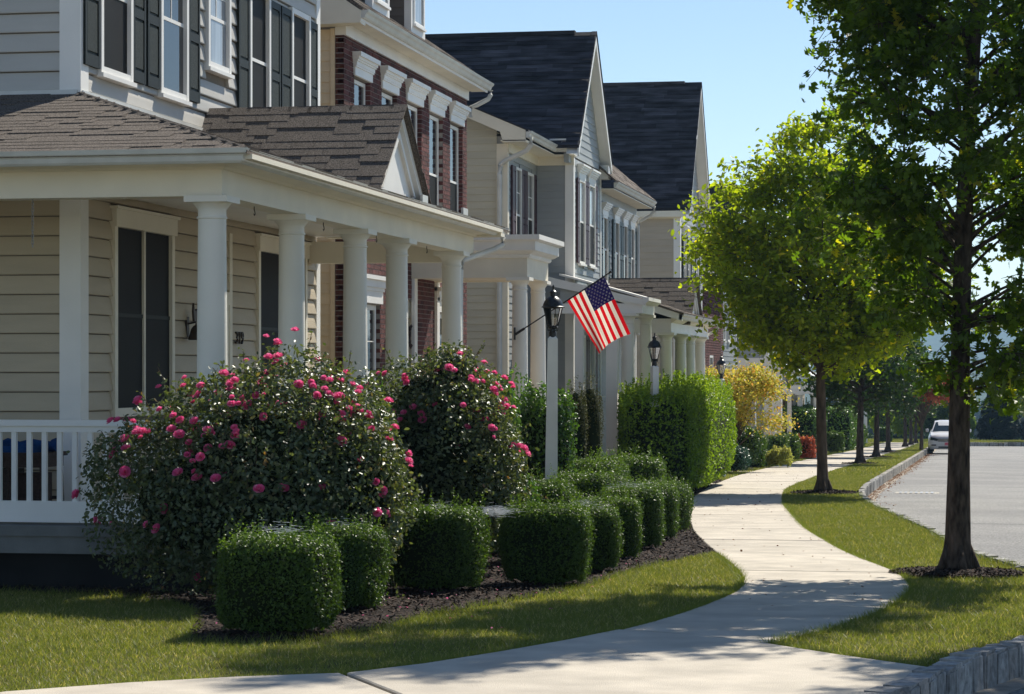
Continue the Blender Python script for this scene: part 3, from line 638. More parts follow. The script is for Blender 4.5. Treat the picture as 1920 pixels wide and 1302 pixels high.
# snow guards / vent blocks on the porch roof edge
for y in (27.9, 30.2): B('flashing_block', M['gutter'], h1, [(-6.36, -6.33, y, y+.28, 3.5, 3.62)])
# porch ceiling hooks, chain
for y in (22.4, 24.9, 27.2, 29.8):
    mb = MB(); mb.tube([(cx, y, 3.12), (cx, y, 3.09), (cx, y+.02, 3.075), (cx, y+.03, 3.05), (cx, y+.01, 3.035), (cx, y-.012, 3.05)], .005, 5); obj('hook', mb, M['bronze'], h1)
ch = MB(); n = 15
for k in range(n):
    zc = 3.11-k*.029; hx = .011 if k % 2 else .0; hy = .0 if k % 2 else .011
    pts = [(-8.4+hx*math.cos(a)*1.0, 21.1+hy*math.cos(a), zc+.02*math.sin(a)) for a in np.linspace(0, 2*math.pi, 9)]; ch.tube(pts, .0035, 4)
obj('hanging_chain', ch, M['steel'], label='short steel chain hanging from the side beam of the nearest porch', cat='chain')

# ================================================================== HOUSE TWO (brick, flat portico, dormers)
h2 = thing('house', (-9.2, 35.0, gz(0, 35)), 'dark red brick house with white crown lintels, dormers and a flat white portico', 'house', 'houses along the street')
XB = -9.13; y0, y1 = 35.03, 43.86; gb = -.85; W2 = Wall('E', XB); W2s = Wall('S', y0+.02)
B('wall', M['mortar'], h2, [(-15, XB-.14, y0+.04, y1-.02, gb, 6.8)])
LW = [(35.66, 36.55, 4.35, 6.0), (37.38, 38.3, 4.35, 6.0), (39.05, 40.12, 4.35, 6.0), (40.72, 41.78, 4.35, 6.0), (42.38, 43.42, 4.35, 6.0)]
LW = [(35.64, 36.62, 3.95, 5.98), (37.36, 38.38, 3.95, 5.98), (39.06, 40.16, 3.95, 5.98), (40.75, 41.82, 3.95, 5.98), (42.42, 43.48, 3.95, 5.98)]
GW = [(35.75, 37.25, .5, 2.62), (41.3, 42.5, .5, 2.6)]; DO = [(38.0, 39.9, 0.0, 2.75)]
ops2 = LW+GW+DO
# mortar bed with openings
mb = MB(); zc = sorted({gb, 6.5}|{o[2] for o in ops2}|{o[3] for o in ops2})
for a, b in zip(zc[:-1], zc[1:]):
    for s0, s1 in spans(y0+.01, y1-.01, a, b, [(p_-.006, q_+.006, r_, t_) for p_, q_, r_, t_ in ops2]): W2.box(mb, s0, s1, -.15, -.008, a, b)
mb.box(XB-.132, XB-.012, y0+.004, y0+.05, gb, 6.5)
obj('mortar', mb, M['mortar'], h2)
mb = MB(); zc_ = gb; k = 0
while zc_ < 6.5:
    u0 = y0+(0 if k % 2 else -.101)
    for s0, s1 in spans(y0, y1, zc_, zc_+.065, ops2):
        u = y0+math.floor((s0-y0)/.203)*.203+(0 if k % 2 else -.101)
        while u < s1:
            a, b = max(s0, u+.005), min(s1, u+.198)
            if b-a > .02: W2.box(mb, a, b, -.09, random.uniform(-.001, .003), zc_, zc_+.063)
            u += .203
    zc_ += .0755; k += 1
obj('brick', mb, M['brick'], h2, kind='stuff')
bme = MB(); bme.box(0, 1, 0, 1, 0, 1); bme = mesh_of('brick', bme, M['brickd'])
k = 0; z = gb+.3
while z < 6.5:
    o = bpy.data.objects.new('brick', bme); o.location = (XB-.128, y0-.002+(0.0 if k % 2 else .002), z); o.scale = (.122, .1, .063); link(o, h2); z += .0755; k += 1
siding(h2, W2s, -12.5, XB-.14-.07, gb, 6.6, .155, M['side2'])
B('corner_board', M['side2'], h2, [(XB-.20, XB-.135, y0-.02, y0+.03, gb, 6.6)])
for i, (a, b, c, d) in enumerate(LW): window(h2, W2, a+.03, b-.03, c, d-.02, 'glass' if i in (0, 1) else 'split', case=.06, out=.03, base=-.1, muntin=False, sill=False); 
for a, b, c, d in LW:
    mb = MB()
    for (za, zb, ex, ou) in ((0, .36, 0, .03), (.36, .44, .015, .05), (.44, .60, .02, .06), (.60, .68, .035, .08), (.68, .80, .05, .10), (.80, 1, .07, .135)): W2.box(mb, a-.05-ex, b+.05+ex, -.01, ou, 5.985+.34*za, 5.985+.34*zb)
    mb.box(0, 0, 0, 0, 0, 0) if False else None
    obj('lintel', mb, M['trim'], h2)
for a, b, c, d in GW:
    window(h2, W2, a+.02, b-.02, c, d-.01, 'glass', case=.09, out=.03, base=-.09, mull=False, muntin=True)
    mb = MB()
    for (za, zb, ex, ou) in ((0, .45, 0, .03), (.45, .58, .02, .05), (.58, .85, .04, .08), (.85, 1, .07, .12)): W2.box(mb, a-.08-ex, b+.08+ex, -.01, ou, d+.42*za, d+.42*zb)
    obj('lintel', mb, M['trim'], h2)
B('door_surround', M['trim2'], h2, [(38.0, 38.15, -.15, -.05, 0, 2.75), (39.75, 39.9, -.15, -.05, 0, 2.75), (38.15, 39.75, -.15, -.05, 2.45, 2.75)], W2)
d2 = B('door', M['burg'], h2, [(38.5, 39.45, -.15, -.11, 0, 2.4)], W2); B('sidelight', M['pane'], d2, [(38.18, 38.45, -.15, -.12, .6, 2.4), (39.5, 39.72, -.15, -.12, .6, 2.4)], W2)
# frieze, soffit with grooves, gutter, roof, rake
B('frieze', M['trim'], h2, [(XB-.13, XB+.035, y0-.015, y1+.02, 6.50, 6.69)])
mb = MB(); mb.box(XB-.15, XB+.33, y0-.3, y1+.25, 6.69, 6.71); so_ = obj('soffit', mb, M['trim2'], h2)
for k in range(34): B('soffit_panel', M['trim2'], so_, [(XB+.04, XB+.32, y0-.28+k*.275, y0-.28+k*.275+.262, 6.678, 6.69)])
B('fascia', M['trim'], h2, [(XB+.31, XB+.335, y0-.3, y1+.25, 6.66, 6.82)])
gutter(h2, [(XB+.335, y0-.3), (XB+.335, y1+.3)], 6.70)
downspout(h2, [(XB+.40, y1+.22, 6.7), (XB+.40, y1+.22, 6.62), (XB+.36, y1+.2, 6.54), (XB+.16, y1+.1, 6.42), (XB+.06, y1+.06, 6.38), (XB+.06, y1+.06, 6.2)], .042)
p2 = .69; ridge2x = -14.5; eX = XB+.36; eZ = 6.84
mb = MB(); mb.poly([(eX, y0-.32, eZ), (eX, y1+.27, eZ), (ridge2x, y1+.27, eZ+(eX-ridge2x)*p2), (ridge2x, y0-.32, eZ+(eX-ridge2x)*p2)], (0, 0, -.03)); rf2 = obj('roof', mb, M['shinglej'], h2)
Ls = math.hypot(1, p2); roof_plane(rf2, (eX, 0, eZ), (0, 1, 0), (-1/Ls, 0, p2/Ls), 14, .15, lambda t: y0-.32, lambda t: y1+.27, M['shingle'], M['shinglej'], (.3, .5), joined=True)
mb = MB(); mb.poly([(eX-.03, y0-.32, eZ-.03), (eX-.03, y0-.32, eZ-.21), (eX-.36, y0-.32, eZ-.21), (XB-.12, y0-.32, 6.62), (XB-.5, y0-.32, 6.62), (XB-.5, y0-.32, eZ+.12), (ridge2x, y0-.32, eZ+(eX-ridge2x)*p2-.28), (ridge2x, y0-.32, eZ+(eX-ridge2x)*p2-.03)], (0, .035, 0)); obj('rake_board', mb, M['trim2'], h2)
B('rake_return', M['trim2'], h2, [(XB-.46, XB+.33, y0-.29, y0-.02, 6.62, 6.66)])
def dormer(parent, x, ya, yb, zb, zt):
    W = Wall('E', x); d = B('dormer', M['side2d'], parent, [(x-2.6, x-.02, ya+.02, yb-.02, zb-.1, zt)])
    siding_ = Wall('S', ya+.02); mbb = MB(); z = zb
    k = 0
    while z < zt:
        xb = eX-(z-eZ)/p2+.0
        o = bpy.data.objects.new('siding_board', board_mesh(M['side2d'], .14, False)); a = max(-14, xb-1.2-.9); o.location = (a, ya+.02, z); o.scale = (x-.05-a, 1, 1); link(o, d); z += .14
    B('corner_board', M['trim'], d, [(x-.11, x+.015, ya-.01, ya+.14, zb, zt), (x-.11, x+.015, yb-.14, yb+.01, zb, zt), (x-.02, x+.012, ya+.14, yb-.14, zb, zb+.3)])
    window(parent, W, ya+.14, yb-.14, zb+.3, zt-.1, 'curtain_sky', case=.05, out=.04, muntin=True, sill=True)
    ym = (ya+yb)/2; mb = MB()
    for sg in (-1, 1): mb.poly([(x+.2, ym, zt+.65), (x+.2, ym+sg*(yb-ya)/2+sg*.2, zt-.08), (x-3, ym+sg*(yb-ya)/2+sg*.2, zt-.08), (x-3, ym, zt+.65)], (0, 0, .04))
    mb.poly([(x-.02, ya, zt), (x-.02, yb, zt), (x-.02, ym, zt+.6)], (-.05, 0, 0)); obj('dormer_roof', mb, M['shinglej'], d)
dormer(h2, -9.55, 38.4, 39.55, 7.25, 8.9); dormer(h2, -9.55, 41.15, 42.2, 7.25, 8.9)
# portico
px0, px1, pya, pyb = XB, -7.22, 39.42, 41.35
po = B('portico', M['trim2'], h2, [(px0, px1, pya, pyb, 3.12, 3.17), (px0, px1+.02, pya-.02, pya+.26, 3.10, 3.44), (px1-.26, px1+.02, pya+.26, pyb+.02, 3.101, 3.44), (px0, px1-.26, pyb-.24, pyb+.02, 3.102, 3.44)])
mb = MB(); mb.sweep([(px0, pya-.02), (px1+.02, pya-.02), (px1+.02, pyb+.02), (px0, pyb+.02)], [(0, 3.42), (.03, 3.42), (.05, 3.45), (.05, 3.48), (.10, 3.50), (.16, 3.54), (.16, 3.68), (.19, 3.69), (.24, 3.71), (.24, 3.79), (-.1, 3.79), (-.1, 3.42)]); obj('cornice', mb, M['trim'], po)
B('flat_roof', M['gutter'], po, [(px0, px1, pya, pyb, 3.74, 3.78)])
for y in (pya+.12, pyb-.12): column_part(h2, px1-.13, y, -.05, 3.11, .135)
B('pilaster', M['trim'], h2, [(XB-.0, XB+.05, pya, pya+.22, 0, 3.1), (XB, XB+.05, pyb-.2, pyb, 0, 3.1)])
B('porch_floor', M['conc'], h2, [(XB, px1+.15, pya-2.4, pyb+.15, gb, -.05), (XB, px1+.15, pya-2.9, pya-2.41, gb, -.22), (XB, px1+.15, pya-3.4, pya-2.91, gb, -.39)])  # long landing and steps added to bounce light onto the portico

# ================================================================== HOUSE KIT for the cross-gabled houses
def cross_gable(parent, gxf, yc, half, zf, zp, xback, m, mj, rows, wall_x, sid, joined_s=False, wr=(.7, 1.0), pitch_s=.15):
    """front-facing gable: peak zp over yc, feet zf, roof running back to xback; shingles one by one on the near slope"""
    pz = (zp-zf)/half; L = math.hypot(1, pz); mb = MB()
    for sg in (-1, 1): mb.poly([(gxf, yc, zp), (gxf, yc+sg*half, zf), (xback, yc+sg*half, zf), (xback, yc, zp)], (0, 0, -.04))
    rf = obj('roof', mb, mj, parent); SL_ = half*L
    roof_plane(rf, (xback, yc-half, zf), (1, 0, 0), (0, 1/L, pz/L), rows, SL_/rows, lambda t: 0, lambda t: gxf-xback+.02, m, mj, wr, (.007, .009), joined=joined_s, drop=(.004, .020))
    roof_plane(rf, (xback, yc+half, zf), (1, 0, 0), (0, -1/L, pz/L), rows, SL_/rows, lambda t: max(0, gxf-xback-1.5), lambda t: gxf-xback+.02, m, mj, wr, (.007, .009), joined=True)
    B('ridge_vent', M['gutter'] if False else m, rf, [(xback, gxf-.45, yc-.09, yc+.09, zp-.03, zp+.05)])
    # rake boards, white soffit, returns
    mb = MB(); t = .17
    for sg in (-1, 1): mb.poly([(gxf-.0, yc, zp-.045), (gxf, yc+sg*half, zf-.045), (gxf, yc+sg*half, zf-.045-t), (gxf, yc, zp-.045-t*1.25)], (-.03, 0, 0))
    obj('rake_board', mb, M['trim'], parent)
    mb = MB()
    for sg in (-1, 1): mb.poly([(gxf-.03, yc, zp-.21), (gxf-.03, yc+sg*half, zf-.14), (wall_x-.02, yc+sg*half, zf-.14), (wall_x-.02, yc, zp-.21)], (0, 0, -.015))
    obj('soffit', mb, M['trim'], parent)
    for sg in (-1, 1): mb = MB(); mb.poly([(gxf-.03, yc+sg*half, zf-.12), (gxf-.03, yc+sg*(half-.34), zf-.04), (gxf-.03, yc+sg*(half-.34), zf-.34), (gxf-.03, yc+sg*half, zf-.34)], (wall_x-gxf+.0, 0, 0)); (sg < 0) or obj('rake_return', mb, M['trim'], parent)
    # gable wall with boards
    mb = MB(); mb.poly([(wall_x-.012, yc-half+.25, zf-.3), (wall_x-.012, yc+half-.25, zf-.3), (wall_x-.012, yc+half-.25, zf), (wall_x-.012, yc, zp-.25), (wall_x-.012, yc-half+.25, zf)], (-.1, 0, 0)); obj('gable_wall', mb, sid, parent)
    siding(parent, Wall('E', wall_x), yc-half, yc+half, zf-.15, zp-.3, pitch_s, sid, top=lambda z: (yc-(zp-.22-z)/pz, yc+(zp-.22-z)/pz) if z > zf else (yc-half+.3, yc+half-.3))

# ---------------- HOUSE THREE (burgundy shutters)
h3 = thing('house', (-9, 47, gz(0, 47)), 'grey-sided house with burgundy shutters and a steep front gable under a black shingle roof', 'house', 'houses along the street')
g3 = -1.0; xa, ya3 = -9.0, 47.0; xb3 = -8.24; yb0, yb1 = 50.27, 54.05
B('wall', M['side3b'], h3, [(-14, xa-.012, ya3+.012, yb0, g3, 6.2), (-14, xb3-.012, yb0+.012, yb1, g3, 6.3)])
mb = MB(); mb.poly([(-14, ya3+.012, 6.15), (xa-.012, ya3+.012, 6.15), (-12, ya3+.012, 7.5), (-14, ya3+.012, 8.3)], (0, .2, 0)); obj('gable_wall', mb, M['side3'], h3)
siding(h3, Wall('S', ya3), -10.6, xa-.19, g3, 6.75, .14, M['side3'], top=lambda z: (-10.6, min(xa-.19, -8.6-(z-6.2)/.43)) if z > 5.9 else (-10.6, xa-.19))
B('corner_board', M['trim2'], h3, [(xa-.19, xa+.03, ya3-.03, ya3+.12, g3, 6.0)])
W3a, W3b, W3r = Wall('E', xa), Wall('E', xb3), Wall('S', yb0)
wa = [(47.78, 48.40, 3.75, 5.62), (49.05, 49.75, 3.75, 5.62)]; wb = [(50.93, 51.70, 3.85, 5.62), (52.25, 53.10, 3.85, 5.62)]; wg = [(50.95, 51.75, .1, 2.35), (52.3, 53.1, .1, 2.35)]
siding(h3, W3a, ya3+.12, yb0, g3, 5.95, .14, M['side3b'], wa)
siding(h3, W3r, xa+.02, xb3-.15, g3, 5.95, .14, M['side3b'])
siding(h3, W3b, yb0+.15, yb1-.1, g3, 6.0, .14, M['side3b'], wb+wg)
B('corner_board', M['trim'], h3, [(xb3-.15, xb3+.03, yb0-.03, yb0+.15, g3, 6.0)]); B('corner_board', M['trim'], h3, [(xb3-.02, xb3+.028, yb1-.1, yb1+.02, g3, 6.0)])
for i, (a, b, c, d) in enumerate(wa):
    window(h3, W3a, a, b, c, d, 'split', case=.05, out=.05, muntin=True); shutter(h3, W3a, a-.40, a-.02, c, d, M['burg']); shutter(h3, W3a, b+.02, b+.40 if i == 0 else b+.32, c, d, M['burg'])
for i, (a, b, c, d) in enumerate(wb+wg):
    W_ = W3b; window(h3, W_, a, b, c, d, 'bright', case=.05, out=.05, lintel=.3 if i < 2 else None)
    shutter(h3, W_, a-.26, a-.02, c, d, M['burg']); shutter(h3, W_, b+.02, b+.26, c, d, M['burg'])
# eaves
B('soffit', M['trim2'], h3, [(xa-.05, -8.55, ya3-.35, 49.95, 6.02, 6.04)]); B('frieze', M['trim2'], h3, [(xa-.02, xa+.05, ya3, yb0, 5.84, 6.02)])
B('frieze', M['trim2'], h3, [(xa+.05, xb3+.04, yb0-.05, yb0-.0, 5.84, 6.02), (xa, xb3+.1, 49.92, yb0, 6.02, 6.04)])
mb = MB(); mb.poly([(-8.56, ya3-.35, 6.25), (-8.56, ya3-.35, 6.0), (xa-.0, ya3-.35, 6.0), (xa-.06, ya3-.35, 6.2), (-12, ya3-.35, 7.5), (-12, ya3-.35, 7.73)], (0, .035, 0)); obj('rake_board', mb, M['trim2'], h3)
B('rake_return', M['trim2'], h3, [(xa-.03, -8.56, ya3-.32, ya3-.03, 6.0, 6.03)])
gutter(h3, [(-8.55, ya3-.35), (-8.55, 49.85), (-8.05, 49.85)], 6.08)
downspout(h3, [(-8.47, ya3-.25, 6.1), (-8.47, ya3-.25, 5.95), (-8.56, ya3-.22, 5.84), (-9.0, ya3-.12, 5.66), (-9.1, ya3-.09, 5.58), (-9.12, ya3-.09, 5.4), (-9.12, ya3-.09, g3)], .05)
mb = MB(); mb.poly([(-8.5, ya3-.36, 6.23), (-8.5, 52.2, 6.23), (-12.5, 52.2, 7.95), (-12.5, ya3-.36, 7.95)], (0, 0, -.03)); obj('lower_roof', mb, M['shingledj'], h3)
cross_gable(h3, -8.0, 51.95, 2.32, 6.18, 8.80, -12.4, M['shingle'] if False else M['shingled'], M['shingledj'], 28, xb3, M['side3b'])
B('vent_block', M['trim'], h3, [(-8.62, -8.28, 49.7, 49.8, 6.22, 6.34)])
# shed entrance porch with double column
zp3 = 2.75
mb = MB(); mb.poly([(-8.56, 49.0, 3.50), (-6.55, 49.0, 3.02), (-6.55, 49.0, 2.90), (-8.56, 49.0, 3.32)], (0, .06, 0)); mb.poly([(-6.5, 49.0, 3.06), (-6.5, 50.95, 3.06), (-8.3, 50.95, 3.56), (-8.3, 49.0, 3.56)], (0, 0, -.04)); obj('porch_roof', mb, M['trim'], h3)
mb = MB(); mb.sweep([(-6.6, 48.98), (-6.6, 50.9)], [(0, 2.93), (.04, 2.93), (.08, 2.97), (.12, 3.0), (.12, 3.07), (0, 3.07)]); obj('cornice', mb, M['trim'], h3)
B('porch_beam', M['trim'], h3, [(-8.5, -6.62, 49.05, 49.25, 2.75, 2.95), (-6.82, -6.62, 49.25, 50.9, 2.751, 2.949)])
mb = MB(); mb.poly([(-8.3, 49.08, 2.96), (-7.1, 49.08, 2.96), (-8.3, 49.08, 3.3)], (0, .05, 0)); obj('porch_gable', mb, M['side3b'], h3)
column_part(h3, -6.93, 49.18, -.6, 2.75, .14); B('pilaster', M['trim'], h3, [(-7.36, -7.13, 49.08, 49.28, -.6, 2.75)]); B('pilaster', M['trim'], h3, [(-8.0, -7.83, 49.1, 49.26, -.6, 2.75)]); column_part(h3, -6.78, 50.75, -.6, 2.75, .13)
B('porch_floor', M['concd'], h3, [(-9, -6.6, 49, 52.4, g3, -.6)])

# ---------------- HOUSE THREE B (teal shutters, porch like the first)
h4 = thing('house', (-8.4, 54, gz(0, 54)), 'pale house with dark teal shutters and a porch with a small brown shingled gable', 'house', 'houses along the street')
X4, y40, y41 = -8.36, 54.1, 60.6; W4 = Wall('E', X4)
B('wall', M['side3b'], h4, [(-14, X4-.012, y40, y41, -1.2, 5.75)])
w4 = [(55.0, 55.75), (56.9, 57.6), (58.3, 59.0), (59.55, 60.2)]
siding(h4, W4, y40, y41-.12, 3.4, 5.5, .14, M['side3b'], [(a, b, 3.6, 5.15) for a, b in w4]); siding(h4, W4, y40, y41-.12, -.9, 2.4, .14, M['side3b'])
B('corner_board', M['trim'], h4, [(X4-.05, X4+.03, y41-.12, y41+.01, -1.2, 5.6)])
for a, b in w4: window(h4, W4, a, b, 3.6, 5.12, 'glass', case=.06, out=.05, lintel=.28); shutter(h4, W4, a-.32, a-.02, 3.6, 5.12, M['teal']); shutter(h4, W4, b+.02, b+.32, 3.6, 5.12, M['teal'])
B('soffit', M['trim2'], h4, [(X4-.1, X4+.42, y40-.0, y41+.05, 5.62, 5.64)]); B('frieze', M['side3b'], h4, [(X4, X4+.04, y40, y41, 5.42, 5.62)])
gutter(h4, [(X4+.42, y40-.0), (X4+.42, y41+.1)], 5.66); downspout(h4, [(X4+.48, y41, 5.68), (X4+.48, y41, 5.55), (X4+.38, y41, 5.45), (X4+.1, y41, 5.3), (X4+.07, y41, 5.2), (X4+.07, y41, 2.5)], .045)
mb = MB(); mb.poly([(X4+.5, y40-.3, 5.80), (X4+.5, y41+.12, 5.80), (X4-3, y41+.12, 8.75), (X4-3, y40-.3, 8.75)], (0, 0, -.03)); r4 = obj('roof', mb, M['shinglej'], h4)
L = math.hypot(1, .843); roof_plane(r4, (X4+.5, 0, 5.80), (0, 1, 0), (-1/L, 0, .843/L), 30, .15, lambda t: y40-.3, lambda t: y41+.12, M['shingle'], M['shinglej'], (.3, .5), joined=True)
cx4 = -6.6
for y in (52.72, 55.32, 57.1, 59.22): column_part(h4, cx4, y, -.75, 2.42, .14)
B('porch_beam', M['trim'], h4, [(-8.3, cx4+.12, 52.62, 52.84, 2.42, 2.64), (cx4-.12, cx4+.12, 52.84, 60.0, 2.421, 2.639), (-8.3, cx4+.12, 52.6, 52.84, 2.64, 2.72)])
mb = MB(); mb.sweep([(cx4+.12, 52.6), (cx4+.12, 60.1)], [(0, 2.63), (.05, 2.65), (.12, 2.70), (.25, 2.72), (.25, 2.76), (0, 2.76)]); obj('cornice', mb, M['trim2'], h4)
gutter(h4, [(cx4+.33, 52.3), (cx4+.33, 60.2)], 2.69); downspout(h4, [(cx4+.36, 60.1, 2.68), (cx4+.3, 60.1, 2.6), (cx4, 60.1, 2.42), (cx4-.3, 60.2, 2.35)], .035)
zs = lambda x: 2.82+(cx4+.42-x)*.335
mb = MB(); mb.poly([(cx4+.40, 52.3, zs(cx4+.4)-.02), (-8.36, 52.3, zs(-8.36)-.02), (-8.36, 52.3, zs(-8.36)-.22), (cx4+.40, 52.3, zs(cx4+.4)-.17)], (0, .05, 0)); obj('rake_board', mb, M['trim'], h4)
mb = MB(); mb.poly([(cx4-.3, 52.66, 2.72), (-8.3, 52.66, 2.72), (-8.3, 52.66, zs(-8.3)-.15)], (0, .05, 0)); obj('porch_gable', mb, M['side3b'], h4)
mb = MB(); mb.poly([(cx4+.42, 52.27, 2.82), (cx4+.42, 60.2, 2.82), (-8.36, 60.2, zs(-8.36)), (-8.36, 52.27, zs(-8.36))], (0, 0, -.03)); pr4 = obj('porch_roof', mb, M['shinglej'], h4)
Lp = math.hypot(1, .335); roof_plane(pr4, (cx4+.42, 0, 2.82), (0, 1, 0), (-1/Lp, 0, .335/Lp), 14, .155, lambda t: 52.27, lambda t: 60.2, M['shingle'], M['shinglej'], (.25, .45), joined=True)
porch_gable(h4, -6.35, 55.95, 3.70, 1.25, .80, X4+.01, 10, cx4+.42, 2.82, .335)
B('porch_floor', M['concd'], h4, [(-8.36, cx4+.25, 52.4, 60.1, -1.3, -.75)]); B('porch_ceiling', M['trim'], h4, [(-8.36, cx4, 52.8, 60, 2.66, 2.68)])

# ---------------- HOUSE FOUR (taupe, steep gable)
def gable_house(label, Xf, ys, yc, half, zf, zp, gxf, xback, sid, frontsid, gnd, wins, rows, shutterm=None, joined=False, ylen=5.2):
    h = thing('house', (Xf, ys, gz(0, ys)), label, 'house', 'houses along the street'); W = Wall('E', Xf); S_ = Wall('S', ys)
    B('wall', sid, h, [(-15, Xf-.012, ys+.012, ys+ylen, gnd, zf-.05)])
    siding(h, S_, -10.6, Xf-.15, gnd, zf-.22, .17, sid)
    B('corner_board', M['trim'], h, [(Xf-.15, Xf+.03, ys-.03, ys+.15, gnd, zf-.1)]); B('corner_board', M['trim'], h, [(Xf-.04, Xf+.028, ys+ylen-.15, ys+ylen+.01, gnd, zf-.1)])
    siding(h, W, ys+.15, ys+ylen-.15, gnd, zf-.1, .17, frontsid, [(a, b, c, d) for a, b, c, d in wins], joined=joined)
    for a, b, c, d in wins:
        window(h, W, a, b, c, d, 'bright', case=.06, out=.05, lintel=.25 if d > 3.5 else None)
        if shutterm: shutter(h, W, a-.3, a-.02, c, d, shutterm); shutter(h, W, b+.02, b+.3, c, d, shutterm)
    B('frieze', M['trim2'], h, [(-12, Xf+.06, ys-.06, ys+.0, zf-.25, zf-.10)]); B('fascia', M['trim2'], h, [(-12, gxf-.1, ys-.24, ys-.2, zf-.22, zf-.06)]); B('soffit', M['trim2'], h, [(-12, gxf-.1, ys-.2, ys, zf-.115, zf-.1)])
    cross_gable(h, gxf, yc, half, zf, zp, xback, M['shingled'], M['shingledj'], rows, Xf, frontsid, joined_s=joined)
    return h
h5 = gable_house('taupe-sided house with a steep black shingle gable roof, behind the small brown porch gable', -7.72, 64.45, 66.95, 2.62, 5.86, 9.45, -7.42, -11.3, M['side4'], M['side3b'], -1.4, [(65.1, 65.6, 3.5, 5.2), (65.95, 66.5, 3.5, 5.2), (66.95, 67.5, 3.5, 5.2), (67.95, 68.55, 3.5, 5.2)], 30, M['shutter'])
h6 = gable_house('far dark-roofed house mostly hidden by the street tree', -8.2, 79.5, 82.0, 2.6, 4.6, 7.8, -7.9, -10.8, M['side4'], M['side3b'], -1.8, [(80.2, 80.8, 2.6, 4.1), (81.6, 82.3, 2.6, 4.1)], 22, None, True)
# brick house front further on
h7 = thing('house', (-8.5, 70.6, gz(0, 71)), 'brick-fronted house with a white porch beam, far down the row', 'house', 'houses along the street')
W7 = Wall('E', -8.05); B('wall', M['mortar'], h7, [(-14, -8.12, 71.0, 79.0, -1.8, 4.3)])
mb = MB(); z = -1.6; k = 0
while z < 4.2:
    for s0, s1 in spans(71.0, 79.0, z, z+.07, [(72.5, 73.6, .2, 2.1), (75, 76, .2, 2.1)]):
        u = s0-(.1 if k % 2 else 0)
        while u < s1:
            a, b = max(s0, u), min(s1, u+.196)
            if b > a+.02: W7.box(mb, a, b, -.09, 0, z, z+.064)
            u += .206
    z += .077; k += 1
obj('brick', mb, M['brick'], h7, kind='stuff')
mb = MB(); z = -1.6; k = 0; Ws7 = Wall('S', 71.0)
while z < 4.2:
    u = -8.6-(.1 if k % 2 else 0)
    while u < -8.05:
        a, b = max(-8.6, u), min(-8.05, u+.196)
        if b > a+.02: Ws7.box(mb, a, b, -.05, .0, z, z+.064)
        u += .206
    z += .077; k += 1
obj('brick', mb, M['brick'], h7, kind='stuff')
for a, b in ((72.5, 73.6), (75, 76)): window(h7, W7, a, b, .2, 2.1, 'split', base=-.05)
B('beam', M['trim'], h7, [(-8.6, -8.0, 70.8, 79, 4.2, 4.45)]); mb = MB(); mb.poly([(-7.7, 70.7, 4.4), (-7.7, 79, 4.4), (-11, 79, 6.4), (-11, 70.7, 6.4)], (0, 0, -.05)); obj('roof', mb, M['shingledj'], h7)
# last visible house: pale, shed porch
h8 = thing('house', (-8, 92, gz(0, 92)), 'pale far house with a shed porch, square white posts and brown shutters', 'house', 'houses along the street')
B('wall', M['side3b'], h8, [(-14, -7.72, 92.0, 101, -2, 4.2)])
siding(h8, Wall('S', 92.0), -10.2, -7.85, -1.9, 4.1, .19, M['side3b']); B('corner_board', M['trim'], h8, [(-7.85, -7.69, 91.97, 92.2, -2, 4.2)])
mb = MB(); mb.poly([(-7.4, 91.6, 4.2), (-7.4, 101.2, 4.2), (-11, 101.2, 6.6), (-11, 91.6, 6.6)], (0, 0, -.08)); obj('roof', mb, M['shingledj'], h8)
B('porch_post', M['trim'], h8, [(-7.55, -7.05, 90.0, 90.4, -1.7, 1.75)]); B('porch_beam', M['trim'], h8, [(-10, -7.05, 90.0, 90.3, 1.75, 2.1)]); B('porch_beam', M['trim'], h8, [(-7.3, -5.9, 92.2, 92.4, .78, 1.1)])
mb = MB(); mb.poly([(-7.4, 92.1, 1.92), (-5.7, 92.1, 1.25), (-5.7, 92.1, 1.08), (-7.4, 92.1, 1.7)], (0, .08, 0)); mb.poly([(-5.65, 92.0, 1.32), (-5.65, 99, 1.32), (-7.7, 99, 2.05), (-7.7, 92.0, 2.05)], (0, 0, -.05)); obj('porch_roof', mb, M['gutter'], h8)
mb = MB(); mb.poly([(-7.3, 92.2, 1.1), (-6.2, 92.2, 1.1), (-7.3, 92.2, 1.65)], (0, .05, 0)); obj('porch_gable', mb, M['side3b'], h8)
for x in (-6.55, -6.3, -5.95): column_part(h8, x, 92.35 if x != -6.3 else 96, -1.7, .78, .11)
B('wall', M['side4'], h8, [(-7.7, -6.9, 93.5, 100, -1.7, 1.2)])
for x in (-7.28, -7.0): shutter(h8, Wall('S', 93.48), x-.13, x+.1, -1.2, .55, mat('brown_shutter', (.16, .09, .06), .6))

# ================================================================== PORCH FURNITURE AND ORNAMENTS
t = thing('side_table', (-9.2, 22.2, .19), 'dark wicker side table behind the white porch railing', 'table')
mb = MB()
tx0, tx1, ty0, ty1 = -9.75, -8.62, 21.95, 22.55
B('table_top', M['wicker'], t, [(tx0, tx1, ty0, ty1, .76, .80), (tx0+.03, tx1-.03, ty0+.03, ty1-.03, .66, .76)])
for x, y in ((tx0+.05, ty0+.05), (tx1-.05, ty0+.05), (tx0+.05, ty1-.05), (tx1-.05, ty1-.05), (-9.0, ty0+.05)):
    mb = MB(); mb.tube([(x, y, .67), (x+.01, y, .42), (x+(.02 if x > -9 else -.02), y, .19)], .022, 6); obj('leg', mb, M['wicker'], t)
B('lower_panel', M['wicker'], t, [(tx0+.1, -9.02, ty0+.12, ty1-.1, .19, .64), (-8.96, tx1-.12, ty0+.2, ty1-.1, .19, .60)])
